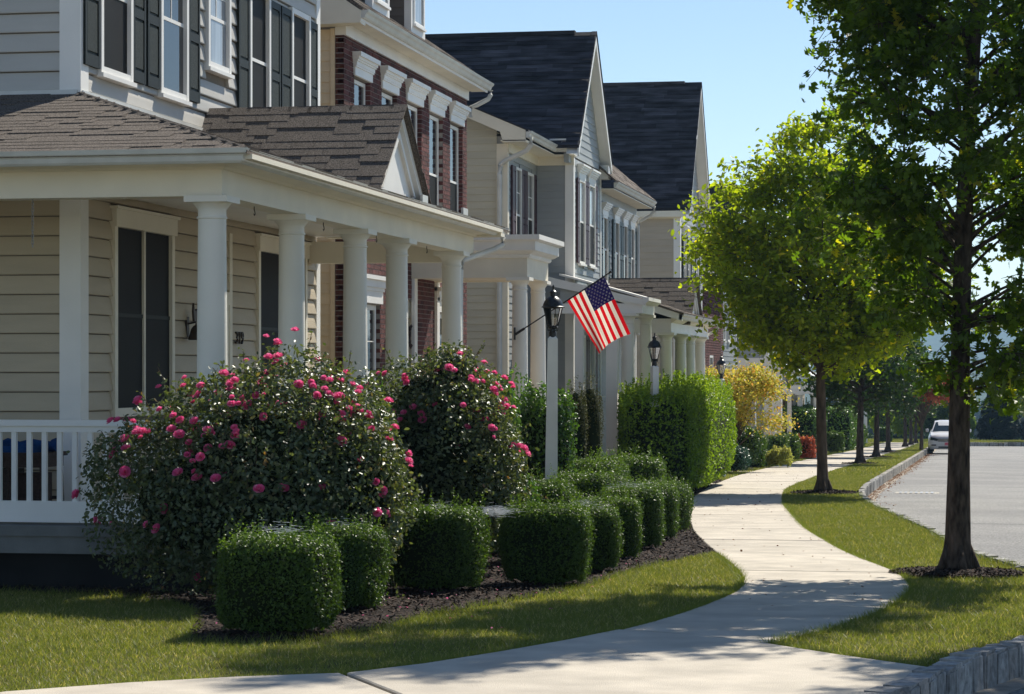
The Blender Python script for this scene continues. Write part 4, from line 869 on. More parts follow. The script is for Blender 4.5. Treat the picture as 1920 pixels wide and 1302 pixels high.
B('stretcher', M['wicker'], t, [(tx0+.05, tx1-.05, ty0+.04, ty0+.07, .34, .37), (tx0+.05, tx1-.05, ty1-.07, ty1-.04, .34, .37)])
mb = MB()
for k in range(3):
    a = -9.72+k*.30; pts = [(a+i*.07, 22.2+.12*math.sin(i+k), .835+.035*abs(math.sin(i*1.3+k))) for i in range(9)]; mb.tube(pts, [.03]+[.055+.012*math.sin(i*2+k) for i in range(7)]+[.035], 8, wob=.12)
mb.box(-9.7, -8.75, 22.02, 22.45, .80, .86)
o = obj('blanket', mb, M['blue'], label='crumpled dark blue blanket lying on the wicker porch table', cat='blanket'); auto_smooth(o, 60)
# wall bell
t = thing('wall_bell', (XE, 26.42, 2.0), 'dark bronze bell ornament on the porch wall left of the corner column', 'ornament')
mb = MB(); mb.lathe([(.085, 1.92), (.088, 1.94), (.07, 1.98), (.055, 2.04), (.03, 2.075), (.012, 2.085)], XE+.12, 26.42, 14); auto_smooth(obj('bell', mb, M['bronze'], t))
mb = MB(); mb.tube([(XE+.02, 26.42, 2.10), (XE+.12, 26.42, 2.12), (XE+.12, 26.42, 2.08)], .012, 6); mb.box(XE+.005, XE+.03, 26.38, 26.46, 1.95, 2.18)
mb.poly([(XE+.1, 26.36, 2.13), (XE+.1, 26.47, 2.13), (XE+.1, 26.48, 2.20), (XE+.1, 26.46, 2.27), (XE+.1, 26.42, 2.24), (XE+.1, 26.37, 2.25), (XE+.1, 26.35, 2.33), (XE+.1, 26.33, 2.24)], (.025, 0, 0)); obj('bracket', mb, M['bronze'], t)
# twig wreath on the brick house door
wr = MB()
for k in range(26):
    ph = random.random()*6.28; pts = [(XB+.0+random.uniform(-.015, .015)*1, 39.42+(.17+.035*math.sin(3*a+ph))*math.cos(a), 2.15+(.17+.035*math.sin(3*a+ph))*math.sin(a)) for a in np.linspace(ph, ph+4, 9)]; wr.tube(pts, .006, 4)
obj('wreath', wr, M['wicker'], label='round dark twig wreath at the brick house doorway', cat='wreath')

# ================================================================== FLAG
fl = thing('flag', (-7.2, 39.38, 2.2), 'American flag hanging from a dark angled pole on the portico column', 'flag')
P0 = Vector((-7.36, 39.3, 2.19)); P1 = Vector((-5.78, 39.0, 3.16)); pd = (P1-P0).normalized()
mb = MB(); mb.tube([P0, P1], .011, 8); obj('pole', mb, M['black'], fl)
mb = MB(); mb.tube([P0+pd*-.02, P0+pd*.16], .022, 8); mb.tube([P0+Vector((-.03, 0, -.1)), P0+Vector((-.03, 0, .1))], .018, 6); mb.tube([P1-pd*.02, P1+pd*.03], .02, 8); obj('pole_bracket', mb, M['black'], fl)
nu, nv = 26, 40; hoist, fly = .74, 1.03; Hs = P1-pd*.86; fd = Vector((.42, -.10, -.90)).normalized()
def flagpt(u, v):      # u 0..1 along the hoist from low end to the tip, v 0..1 down the fly
    p = Hs+pd*(u*hoist)+fd*(v*fly*(1-.05*math.sin(u*3)))
    fold = .055*math.sin(u*9+v*2.0)*min(1, v*2)+.05*math.exp(-((u-.30-.12*v)/.06)**2)*v
    p += Vector((.0, -1, 0))*fold
    p += Vector((-pd.x, 0, -pd.z))*0.0 + Vector((.10*math.exp(-(u/.25)**2)*v*-1*0+0, 0, 0))
    if u < .34: p += (pd*(.34-u)*hoist)*min(1, v*1.1)*.55      # lower corner swings in under the fold
    return p
fm = MB(); gv = [[flagpt(i/nu, j/nv) for j in range(nv+1)] for i in range(nu+1)]
for i in range(nu+1):
    for j in range(nv+1): fm.v.append(tuple(gv[i][j]))
def fq(i, j): a = i*(nv+1)+j; return (a, a+1, a+nv+2, a+nv+1)
for i in range(nu):
    for j in range(nv):
        s_ = int(i/nu*13); canton = (i >= nu*6/13-.01) and (j < nv*.4)
        fm.f.append(fq(i, j)); fm.r.append(.5); fm.mi.append(2 if canton else (0 if s_ % 2 == 0 else 1))
cl = obj('cloth', fm, [M['fred'], M['fwhite'], M['fblue']], fl, smooth=True)
sm = MB()
for r_ in range(9):
    for c_ in range(6 if r_ % 2 == 0 else 5):
        u = 6/13+(7/13)*((c_+(.5 if r_ % 2 == 0 else 1))/6); v = .4*(r_+.7)/9.5; c0 = flagpt(u, v); du = (flagpt(min(1, u+.01), v)-c0).normalized(); dv = (flagpt(u, v+.01)-c0).normalized(); nn = du.cross(dv).normalized()
        if nn.y > 0: nn = -nn
        V = [c0+nn*.004]+[c0+nn*.004+(du*math.cos(a)+dv*math.sin(a))*(.021 if k % 2 == 0 else .009) for k, a in enumerate(np.linspace(0, 2*math.pi, 11)[:-1])]
        sm.add(V, [(0, k+1, (k+1) % 10+1) for k in range(10)], .5)
obj('stars', sm, M['fwhite'], cl)

# ================================================================== LAMP POSTS
def make_lamp():
    t = thing('lamp_post', (0, 0, 0), 'white tapered lamp post with a black lantern nearest the camera, rising from the boxwoods', 'lamp post', 'lamp posts along the front gardens')
    mb = MB(); a, b = .085, .062
    mb.add([(-a,-a,-.1),(a,-a,-.1),(a,a,-.1),(-a,a,-.1),(-b,-b,2.50),(b,-b,2.50),(b,b,2.50),(-b,b,2.50),(-b*.6,-b*.6,2.53),(b*.6,-b*.6,2.53),(b*.6,b*.6,2.53),(-b*.6,b*.6,2.53)], [(0,3,2,1),(0,1,5,4),(1,2,6,5),(2,3,7,6),(3,0,4,7),(4,5,9,8),(5,6,10,9),(6,7,11,10),(7,4,8,11),(8,9,10,11)]); obj('post', mb, M['post'], t)
    mb = MB(); mb.lathe([(.048, 2.46), (.048, 2.58), (.038, 2.59), (.036, 2.62), (.06, 2.635), (.07, 2.645), (.062, 2.655)], 0, 0, 16); auto_smooth(obj('collar', mb, M['black'], t))
    N = 6; zb, zt, rb, rt = 2.655, 2.885, .062, .120
    for k in range(N):
        a0, a1 = 2*math.pi*k/N+.26, 2*math.pi*(k+1)/N+.26
        P = [Vector((rb*math.cos(a0), rb*math.sin(a0), zb)), Vector((rb*math.cos(a1), rb*math.sin(a1), zb)), Vector((rt*math.cos(a1), rt*math.sin(a1), zt)), Vector((rt*math.cos(a0), rt*math.sin(a0), zt))]
        mb = MB(); mb.add(P, [(0, 1, 2, 3)]); obj('pane', mb, M['lglass'], t)
    mb = MB()
    for k in range(N):
        a0 = 2*math.pi*k/N+.26; a1 = a0+2*math.pi/N
        p = lambda r_, a, z: Vector((r_*math.cos(a), r_*math.sin(a), z))
        mb.tube([p(rb+.002, a0, zb-.01), p(rt+.002, a0, zt+.005)], .006, 5)
        mb.tube([p(rt, a0, zt), p(rt, a1, zt)], .008, 5); mb.tube([p(rb, a0, zb), p(rb, a1, zb)], .008, 5)
        mb.tube([p(.03, a0, 2.60), p(.06, a0, 2.60), p(.07, a0, 2.645)], .006, 5)
    obj('cage', mb, M['black'], t)
    mb = MB(); mb.lathe([(.10, 2.885), (.142, 2.885), (.146, 2.895), (.128, 2.905), (.122, 2.93), (.108, 2.965), (.082, 3.0), (.05, 3.022), (.036, 3.028), (.036, 3.065), (.045, 3.07), (.045, 3.08), (.03, 3.095), (.012, 3.105), (.011, 3.13), (.016, 3.14), (.004, 3.17)], 0, 0, 20); auto_smooth(obj('lantern_roof', mb, M['black'], t))
    for k in range(3):
        a0 = 2*math.pi*k/3+.5; x, y = .032*math.cos(a0), .032*math.sin(a0); mb = MB(); mb.lathe([(.008, 2.66), (.008, 2.74), (.018, 2.745), (.018, 2.755), (.011, 2.76), (.011, 2.80), (.004, 2.82)], x, y, 8); obj('candle', mb, M['candle'] if k else M['bronze'], t)
    return t
LAMPS = [(-5.2, 30.06, None), (-6.2, 47.7, 'white lamp post standing inside the tall bright green hedge'), (-6.56, 63.9, 'white lamp post with a black lantern rising through the golden maple'),
         (-7.12, 79.5, 'white lamp post whose lantern is half hidden behind the golden maple'), (-6.59, 87.7, 'white lamp post in front of the far pale porch, right of the golden maple'),
         (-6.93, 105.5, 'white lamp post just left of the second street tree trunk'), (-7.86, 131.9, 'small far lamp post just right of the second street tree trunk'),
         (-8.65, 155.4, 'tiny farthest lamp post above the shrubs in the distance'), (-7.2, 140, 'far lamp post left of the third street tree trunk'), (-6.7, 150, 'far slim lamp post close to the third street tree trunk')]
lamp0 = make_lamp()
for i, (x, y, lb) in enumerate(LAMPS):
    l_ = lamp0 if i == 0 else copy_tree(lamp0, label=lb)
    l_.location = (x, y, gz(x, y)); l_.rotation_euler = (0, R(.6) if i == 0 else 0, .2+i*.4 if i else .18)

# ================================================================== CAR
def car(x, y):
    t = thing('parked_car', (x, y, gz(x, y)-.215), 'white crossover car parked facing the camera at the kerb, half hidden by the near trunk', 'car')
    z0 = gz(x, y)-.215
    def loft(secs):  # (y, [(halfwidth, z)...])
        mb = MB(); m_ = len(secs[0][1]); V = []
        for yy, pr in secs:
            V += [(x-hw, y+yy, z0+z) for hw, z in pr]+[(x+hw, y+yy, z0+z) for hw, z in pr[::-1]]
        k = 2*m_; F = [(i*k+j, (i+1)*k+j, (i+1)*k+(j+1) % k, i*k+(j+1) % k) for i in range(len(secs)-1) for j in range(k)]
        F += [tuple(range(k)), tuple((len(secs)-1)*k+j for j in range(k))[::-1]]; mb.add(V, F, .5); return mb
    body = loft([(-.0, [(.62, .30), (.70, .42), (.70, .62), (.62, .74), (.3, .76)]), (.08, [(.80, .24), (.85, .42), (.85, .66), (.74, .82), (.35, .84)]), (.35, [(.86, .22), (.92, .42), (.92, .72), (.82, .92), (.4, .95)]),
                 (1.15, [(.88, .22), (.94, .42), (.94, .82), (.84, 1.02), (.4, 1.06)]), (2.6, [(.88, .22), (.945, .42), (.945, .88), (.87, 1.05), (.4, 1.08)]), (4.2, [(.86, .24), (.93, .45), (.93, .95), (.84, 1.08), (.4, 1.1)]), (4.75, [(.78, .32), (.84, .5), (.84, .95), (.74, 1.06), (.4, 1.08)])])
    auto_smooth(obj('body', body, M['carw'], t), 50)
    cab = loft([(1.12, [(.82, 1.0), (.80, 1.02), (.5, 1.05)]), (1.75, [(.80, 1.03), (.66, 1.46), (.45, 1.50)]), (2.1, [(.80, 1.03), (.66, 1.54), (.45, 1.58)]), (3.4, [(.80, 1.03), (.65, 1.52), (.45, 1.56)]), (4.4, [(.78, 1.05), (.70, 1.15), (.45, 1.18)])])
    auto_smooth(obj('cabin', cab, M['carw'], t), 40)
    gl = MB(); gl.add([(x-.74, y+1.15, z0+1.055), (x+.74, y+1.15, z0+1.055), (x+.60, y+1.76, z0+1.475), (x-.60, y+1.76, z0+1.475)], [(0, 1, 2, 3)]); gl.v = [(a, b-.02, c+.012) for a, b, c in gl.v]; obj('windshield', gl, M['cargl'], t)
    for s in (-1, 1):
        mb = MB(); mb.poly([(x+s*.825, y+1.45, z0+1.06), (x+s*.825, y+3.6, z0+1.08), (x+s*.69, y+3.3, z0+1.44), (x+s*.69, y+1.95, z0+1.44)], (s*.004, 0, 0)); obj('side_window', mb, M['cargl'], t)
        mb = MB(); mb.poly([(x+s*.84, y-.0+.10, z0+.66), (x+s*.50, y-.02, z0+.62), (x+s*.46, y-.02, z0+.72), (x+s*.80, y+.09, z0+.80)], (0, -.04, .01)); obj('headlight', mb, M['cargl'], t)
        mb = MB(); mb.box(x+s*.56, x+s*.78, y-.03, y+.05, z0+.40, z0+.46); obj('fog_light', mb, M['black'], t)
        mb = MB(); mb.lathe([(.03, 0), (.10, .02), (.11, .08), (.09, .14), (.02, .15)], 0, 0, 10); mb.v = [(x+s*(.93+v[2]), y+1.45+v[0]*.5, z0+1.09+v[1]*.8) for v in mb.v]; auto_smooth(obj('mirror', mb, M['carw'], t), 60)
        for yy in (.85, 3.75):
            mb = MB(); mb.lathe([(.20, 0), (.30, 0), (.335, .02), (.335, .2), (.30, .22)], 0, 0, 24); mb.v = [(x+s*(.94-v[2]), y+yy+v[0], z0+.335+v[1]) for v in mb.v]; wh = obj('wheel', mb, M['tyre'], t)
            mb = MB(); mb.lathe([(.05, -.005), (.20, .005), (.21, .03)], 0, 0, 20); mb.v = [(x+s*(.945-v[2]), y+yy+v[0], z0+.335+v[1]) for v in mb.v]; obj('rim', mb, M['chrome'], wh)
    mb = MB(); mb.box(x-.46, x+.46, y-.025, y+.03, z0+.60, z0+.74); gr = obj('grille', mb, M['black'], t)
    for zz in (.625, .665, .705): B('slat', M['chrome'], gr, [(x-.44, x+.44, y-.035, y-.024, z0+zz, z0+zz+.012)])
    mb = MB(); mb.box(x-.45, x+.45, y-.02, y+.03, z0+.29, z0+.37); obj('air_intake', mb, M['black'], t)
    pl = B('number_plate', M['plate'], t, [(x-.16, x+.16, y-.045, y-.03, z0+.42, z0+.56)])
    B('plate_print', M['platem'], pl, [(x-.13, x-.05, y-.047, y-.0455, z0+.46, z0+.53), (x-.03, x+.04, y-.047, y-.0455, z0+.455, z0+.53), (x+.06, x+.13, y-.047, y-.0455, z0+.46, z0+.525)])
car(-1.42, 118.5)
# storm drain grate
gx0, gy0 = -1.85, 57.6; t = B('storm_drain', M['stonej'], None, [(gx0-.05, gx0+.95, gy0-.05, gy0+.75, gz(0, gy0)-.30, gz(0, gy0+.4)-.208)], label='rectangular pale metal storm drain in the road beside the kerb', cat='drain')
for k in range(7): B('bar', M['steel'], t, [(gx0+.04+k*.12, gx0+.10+k*.12, gy0, gy0+.7, gz(0, gy0)-.21, gz(0, gy0+.4)-.198)])
# utility pole behind the far conifer
t = thing('utility_pole', (2.1, 181, -4), 'dark distant pole above the conifer at the far end', 'pole'); mb = MB(); mb.tube([(2.1, 181, -4.2), (2.1, 181, 1.0)], .11, 8); mb.tube([(2.1, 181, .4), (2.1, 181, 1.0)], .2, 8); obj('pole', mb, M['bark'], t)

# ================================================================== PLANTS
def shell_points(n, hx, hy, h, pw=5.0, lump=.05, depth=.07, rng=RNG, seed=0):
    """points and normals on a rounded box shell, base at z=0"""
    A = np.array([hy*h*2*2, hx*h*2*2, 4*hx*hy]); face = rng.choice(3, n, p=A/A.sum()); sgn = rng.choice([-1, 1], n)
    q = rng.uniform(-1, 1, (n, 3)); q[np.arange(n), face] = sgn; q[face == 2, 2] = 1
    nr = (np.abs(q)**pw).sum(1)**(1/pw); q = q/nr[:, None]
    nm = np.sign(q)*np.abs(q)**(pw-1); nm /= np.array([hx, hy, h/2]); nm /= np.linalg.norm(nm, axis=1)[:, None]
    P = q*np.array([hx, hy, h/2])
    f = 1+lump*(np.sin(P[:, 0]*7.1/hx*.5+seed)+np.sin(P[:, 1]*6.3/hy*.5+seed*2)+np.sin(P[:, 2]*8/h+P[:, 0]*3/hx+seed*3))/3*1.6
    taper = 1-.10*(1-(P[:, 2]/(h/2)+1)/2)
    P[:, :2] *= (f*taper)[:, None]; P[:, 2] = P[:, 2]*(1+lump*.5*np.sin(P[:, 0]*9/hx+P[:, 1]*5/hy+seed))+h/2
    P -= nm*(np.abs(rng.normal(0, depth, n)))[:, None]; P += nm*(rng.random(n) < .1)[:, None]*rng.uniform(0, .05, n)[:, None]
    return P, nm
def blob(hx, hy, h, pw, seg=10, k=.9, seed=0, lump=.05):
    V, F = [], []; n = seg
    for i in range(n+1):
        th = math.pi*i/n
        for j in range(2*n):
            ph = math.pi*j/n; d = np.array([math.sin(th)*math.cos(ph), math.sin(th)*math.sin(ph), math.cos(th)]); nr = (np.abs(d)**pw).sum()**(1/pw); q = d/nr
            V.append((q[0]*hx*k, q[1]*hy*k, q[2]*h/2*k+h/2))
    m_ = 2*n
    for i in range(n):
        for j in range(m_):
            a, b, c, d = i*m_+j, i*m_+(j+1) % m_, (i+1)*m_+(j+1) % m_, (i+1)*m_+j; F += [(a, b, c), (a, c, d)]
    return np.array(V, float), np.array(F), np.full(len(F), .5)
def shrub_mesh(name, hx, hy, h, n, ls, m, core, pw=5.0, lump=.05, depth=.05, shape=KITE, seed=0, tilt=.8, kcore=.86, sprigs=0, lsv=.25, toplit=0.0):
    P, N = shell_points(n, hx, hy, h, pw, lump, depth, seed=seed); S = ls*(1+RNG.normal(0, lsv, n)).clip(.5, 1.7)
    rnd = RNG.random(n)**1.3*.86
    if toplit: rnd = np.clip(rnd+toplit*np.clip(P[:, 2]/h-.75, 0, .25)*4*RNG.random(n), 0, 1)  # paints sunlit tops: leaf tone gets lighter towards the top
    parts = [leafcloud(P, N*1.0, S, shape, rnd, tilt=tilt)]
    if sprigs:
        C, D = [], []
        for k in range(sprigs):
            i = RNG.integers(n)
            if N[i, 2] < .3: continue
            L = RNG.uniform(.05, .16)*(h+.4)
            d = np.array([RNG.normal(0, .25), RNG.normal(0, .25), 1.0]); d /= np.linalg.norm(d); m_ = int(6+L*40)
            for t in np.linspace(0, 1, m_): C.append(P[i]+d*L*t+RNG.normal(0, .008, 3)); D.append(RNG.normal(0, 1, 3))
        C = np.array(C); parts.append(leafcloud(C, np.array(D), np.full(len(C), ls*.9), shape, RNG.uniform(.5, 1, len(C)), tilt=.3))
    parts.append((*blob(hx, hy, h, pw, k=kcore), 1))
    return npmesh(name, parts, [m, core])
def shrub(name, x, y, me, label, cat='shrub', group=None, rz=0, sc=(1, 1, 1), dz=0):
    o = bpy.data.objects.new(name, me); o.location = (x, y, gz(x, y)+dz); o.rotation_euler.z = rz; o.scale = sc
    return link(o, None, None, label, cat, group)
BX = [shrub_mesh('boxwood', .44, .42, .78, 27000, .024, M['box'], M['boxcore'], 4.2, .06, .035, OVAL if False else KITE, seed=k*1.7, sprigs=240, kcore=.88, tilt=.75, toplit=.35) for k in range(3)]
GB = 'clipped boxwoods edging the mulch bed'
BOX = [(-4.93, 17.05, 1.0, 'squat clipped boxwood nearest the camera at the left front of the mulch bed'),
       (-5.06, 19.2, .93, 'clipped boxwood tucked behind the nearest one, below the rose bush'),
       (-4.74, 21.5, .97, 'clipped boxwood standing alone with mulch gaps on both sides, left of centre'),
       (-3.93, 22.5, .98, 'clipped boxwood with a spider web on its left, front one of the right-hand row'),
       (-3.88, 24.6, .88, 'second boxwood of the row running along the sidewalk bed'),
       (-3.98, 26.7, .90, 'third boxwood of the row running along the sidewalk bed'),
       (-4.02, 28.8, .95, 'fourth boxwood of the row running along the sidewalk bed'),
       (-4.12, 31.0, .95, 'fifth boxwood of the row, near where the sidewalk bends'),
       (-4.22, 33.2, .95, 'farthest boxwood of the row, touching the sidewalk edge'),
       (-4.95, 27.7, 1.1, 'boxwood directly in front of the foot of the nearest lamp post'),
       (-4.75, 30.2, 1.12, 'boxwood just right of the nearest lamp post'),
       (-5.2, 33.6, 1.2, 'left boxwood of the low clump between lamp post and tall green hedge'),
       (-4.95, 35.2, 1.25, 'middle boxwood of the low clump in front of the tall green hedge'),
       (-6.1, 37.6, 1.3, 'rear boxwood of the low clump beneath the twin conical shrubs')]
for i, (x, y, s, lb) in enumerate(BOX): shrub('boxwood', x, y, BX[i % 3], lb, 'boxwood', GB, rz=[0, 1.57, 3.14, 4.71][i % 4]+random.uniform(-.1, .1), sc=(s*random.uniform(.94, 1.06), s*random.uniform(.94, 1.06), s*random.uniform(.92, 1.03)), dz=-.03)
# spider webs draped on the boxwoods
def web(x, y, z, rx, ry, n, label, rot=0):
    mb = MB()
    for k in range(n):
        a = random.uniform(0, 6.28); r1 = abs(random.gauss(0, .5)); p = Vector((x+rx*r1*math.cos(a), y+ry*r1*math.sin(a), z+random.gauss(.0, .022)))
        b = a+random.gauss(0, .9); L = random.uniform(.05, .28); d = Vector((math.cos(b)*rx*1.8, math.sin(b)*ry, random.uniform(-.03, .03))); q = p+d*L; w_ = Vector((0, 0, .0009)); w2 = Vector((0, .0012, 0))
        mb.add([p-w_, q-w_, q+w_+w2, p+w_+w2], [(0, 1, 2, 3)])
    obj('spider_web', mb, M['web'], kind='stuff', label=label, cat='spider web', group='spider webs on the boxwoods')
web(-4.88, 16.95, gz(0, 17)+.735, .20, .18, 90, 'white spider web over the top of the nearest boxwood')
web(-5.0, 19.1, gz(0, 19.1)+.69, .18, .18, 50, 'white spider web over the boxwood behind the nearest one')
web(-4.33, 22.0, gz(0, 22)+.68, .2, .10, 560, 'white spider web bridging the gap between two boxwoods')
web(-4.7, 21.4, gz(0, 21.4)+.735, .18, .18, 60, 'faint spider web on the boxwood that stands alone')
web(-3.9, 24.5, gz(0, 24.5)+.66, .18, .18, 120, 'spider web on the second boxwood of the sidewalk row')
web(-4.05, 28.9, gz(0, 28.9)+.72, .28, .4, 150, 'broad spider web over the middle of the sidewalk row of boxwoods')

# blooms
def bloom_mesh(seed):
    rng = random.Random(seed); mb = MB()
    for lay, (n, r0, r1, z1, w_) in enumerate(((7, .010, .040, .012, .024), (6, .006, .030, .022, .020), (5, .003, .019, .028, .014), (4, .001, .010, .030, .010))):
        for k in range(n):
            a = 2*math.pi*k/n+lay*.5+rng.uniform(-.2, .2); d = Vector((math.cos(a), math.sin(a), 0)); s = Vector((-d.y, d.x, 0)); z1_ = z1+rng.uniform(-.004, .004)
            V = [d*r0, d*(r0+r1)/2+s*w_+Vector((0, 0, z1_*.7)), d*(r1*.92)+s*w_*.6+Vector((0, 0, z1_+.004)), d*r1+Vector((0, 0, z1_)), d*(r1*.92)-s*w_*.6+Vector((0, 0, z1_+.004)), d*(r0+r1)/2-s*w_+Vector((0, 0, z1_*.7))]
            mb.add(V, [(0, 1, 2), (0, 2, 3), (0, 3, 4), (0, 4, 5)], rng.random())
    return mesh_of('bloom', mb, M['petal'])
BL = [bloom_mesh(k) for k in range(4)]
def rose_bush(name, x, y, blobs, nleaf, label, blooms, stems=50, bsz=1.0, bl_side=None):
    """blobs: (dx, dy, z, rx, ry, rz)"""
    t = thing(name, (x, y, gz(x, y)), label, 'rose bush', 'pink flowering rose bushes')
    z0 = gz(x, y); bw = np.array([b[3]*b[4]*b[5] for b in blobs])**.75; bw /= bw.sum(); parts = []; allP = []; allN = []
    for b, wgt in zip(blobs, bw):
        n = int(nleaf*wgt); d = RNG.normal(0, 1, (n, 3)); d /= np.linalg.norm(d, axis=1)[:, None]
        r_ = (1-np.abs(RNG.normal(0, .17, n))).clip(.35, 1.0)*(1+.12*np.sin(d[:, 0]*5+b[0])+.10*np.sin(d[:, 1]*6+d[:, 2]*7+b[2]))+(RNG.random(n) < .06)*RNG.uniform(0, .16, n)
        P = d*r_[:, None]*np.array(b[3:6])+np.array([x+b[0], y+b[1], z0+b[2]]); keep = P[:, 2] > z0+.03; allP.append(P[keep]); allN.append(d[keep])
    P = np.concatenate(allP); N = np.concatenate(allN); n = len(P)
    parts.append(leafcloud(P, N*.8+np.array([0, 0, .5]), .042*(1+RNG.normal(0, .25, n)).clip(.5, 1.6), OVAL, RNG.random(n)**1.2*.92, tilt=.9))
    st = MB(); C = []
    for k in range(stems):
        i = RNG.integers(n); p = Vector(P[i]); d = Vector(N[i])*.8+Vector((0, 0, .9)); d.normalize()
        if N[i][2] < -.1: d = (Vector(N[i])+Vector((0, 0, .1))).normalized()
        L = random.uniform(.10, .34); q = [p, p+d*L*.5, p+d*L+Vector((0, 0, -.03))]; st.tube(q, .003, 4)
        for s in np.linspace(.1, 1, int(L*42)): C.append(np.array(p.lerp(q[2], s))+RNG.normal(0, .018, 3))
    C = np.array(C); parts.append(leafcloud(C, RNG.normal(0, 1, (len(C), 3)), np.full(len(C), .042), OVAL, RNG.uniform(.2, 1, len(C)), tilt=.3))
    for b in blobs[:5]:
        v_, f_, r_ = blob(b[3]*.55, b[4]*.55, b[5]*1.1, 2.2, seg=6, k=1); parts.append((v_+np.array([x+b[0], y+b[1], z0+b[2]-b[5]*.6]), f_, r_, 1))
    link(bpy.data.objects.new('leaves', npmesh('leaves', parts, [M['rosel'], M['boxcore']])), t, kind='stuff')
    for k in range(9):
        a = random.uniform(0, 6.28); r_ = blobs[0][3]*.55; st.tube([(x+.12*math.cos(a), y+.12*math.sin(a), z0), (x+r_*.5*math.cos(a), y+r_*.4*math.sin(a), z0+.5), (x+r_*math.cos(a), y+r_*.7*math.sin(a), z0+1.3)], [.014, .010, .005], 5)
    obj('stems', st, M['bark2'], t, kind='stuff')
    cnt = 0; tries = 0
    while cnt < blooms and tries < 40000:
        tries += 1; i = RNG.integers(n); v = N[i]; wgt = .03+max(0, v[2])**1.1*1.0+max(0, -v[1])*.10+max(0, v[0])*.22*max(0, v[2]+.35)
        wgt *= .5+.9*max(0, (P[i][2]-z0-.5)); wgt += .012
        if v[1] > .5 or RNG.random() > wgt: continue
        o = bpy.data.objects.new('bloom', BL[cnt % 4]); dd = Vector(v)*.7+Vector((.1, -.35, .5)); p = Vector(P[i])+Vector(v)*.085
        o.location = p; o.rotation_euler = dd.to_track_quat('Z', 'Y').to_euler(); s = random.uniform(.75, 1.3)*bsz; o.scale = (s, s, s); link(o, t); cnt += 1
        for q_ in range(random.choice((0, 0, 1, 2))):
            o2 = bpy.data.objects.new('bloom', BL[(cnt+q_) % 4]); o2.location = p+Vector((random.gauss(0, .05), random.gauss(0, .04), random.gauss(0, .05))); o2.rotation_euler = (Vector(v)*.7+Vector((random.gauss(0, .4), -.35, .5))).to_track_quat('Z', 'Y').to_euler(); s = random.uniform(.6, 1.1)*bsz; o2.scale = (s, s, s); link(o2, t); cnt += 1
    return t
rose_bush('rose_bush', -5.95, 19.9, [(0, .1, 1.15, 1.05, .8, .85), (.55, .25, 1.2, .72, .7, .70), (-.55, 0, .85, .85, .7, .75), (.1, -.15, .6, 1.15, .75, .65), (.85, .2, .85, .5, .6, .7), (-1.0, -.1, 1.15, .42, .35, .3), (.3, .2, 1.65, .55, .45, .42), (-.35, .1, 1.55, .42, .4, .35)],
          44000, 'largest rose bush, full of pink blooms, in front of the corner porch column', 250, 170, 1.0)
rose_bush('rose_bush', -5.15, 23.8, [(0, 0, 1.2, .82, .7, .8), (-.2, .1, 1.7, .58, .5, .5), (.3, .1, .9, .55, .6, .65), (-.6, 0, 1.1, .55, .5, .7), (.05, 0, 2.0, .28, .25, .25), (.12, .1, 1.5, .5, .45, .45)],
          30000, 'tall rose bush with fewer pink blooms, right of the largest one', 105, 100, .95)
# broadleaf evergreens beside and between the roses
def holly(x, y, hx, hy, h, n, label, m, ls=.05, sp=60, pw=2.6, shape=OVAL, group=None, name='evergreen_shrub', cat='shrub', core='boxcore', lump=.12, kc=.72):
    return shrub(name, x, y, shrub_mesh(name, hx, hy, h, n, ls, M[m], M[core], pw, lump, .09, shape, seed=x, sprigs=sp, kcore=kc, toplit=.3), label, cat, group)
holly(-5.62, 27.6, .50, .75, 2.05, 10000, 'glossy dark evergreen shrub between the rose bushes and the nearest lamp post', 'holly')
holly(-4.86, 25.6, .34, .5, .95, 4200, 'low glossy shrub at the right foot of the second rose bush', 'holly')
holly(-5.95, 22.9, .55, .5, 1.75, 6500, 'bright leaved evergreen shrub wedged between the two rose bushes', 'holly')
holly(-5.62, 31.9, .48, .4, 1.95, 8000, 'broad glossy shrub just behind the nearest lamp post', 'holly', sp=90)
for i, (x, y, h, lb) in enumerate(((-5.86, 36.0, 2.05, 'left dwarf conifer of the conical pair behind the lamp post'), (-5.80, 37.0, 2.12, 'right dwarf conifer of the conical pair, beside the tall green hedge'))):
    parts = []; P, N = shell_points(7000, .19, .19, h, 2.6, .22, .02, seed=i*2+1); parts.append(leafcloud(P, N+np.array([0, 0, .4]), np.full(7000, .035), SLIM, RNG.random(7000), tilt=.6)); parts.append((*blob(.19, .19, h, 2.4, k=.85), 1))
    shrub('dwarf_conifer', x, y, npmesh('dwarf_conifer', parts, [M['arb'], M['boxcore']]), lb, 'conifer', 'pair of dwarf conifers')
# tall privet hedge
me = shrub_mesh('tall_hedge', .86, 5.6, 2.15, 52000, .062, M['privet'], M['boxcore'], 4.5, .05, .06, KITE, seed=2, sprigs=2000, kcore=.9, tilt=.85, toplit=.5)
o = shrub('tall_hedge', -6.19, 52.1, me, 'tall clipped bright green hedge running beside the sidewalk', 'hedge')
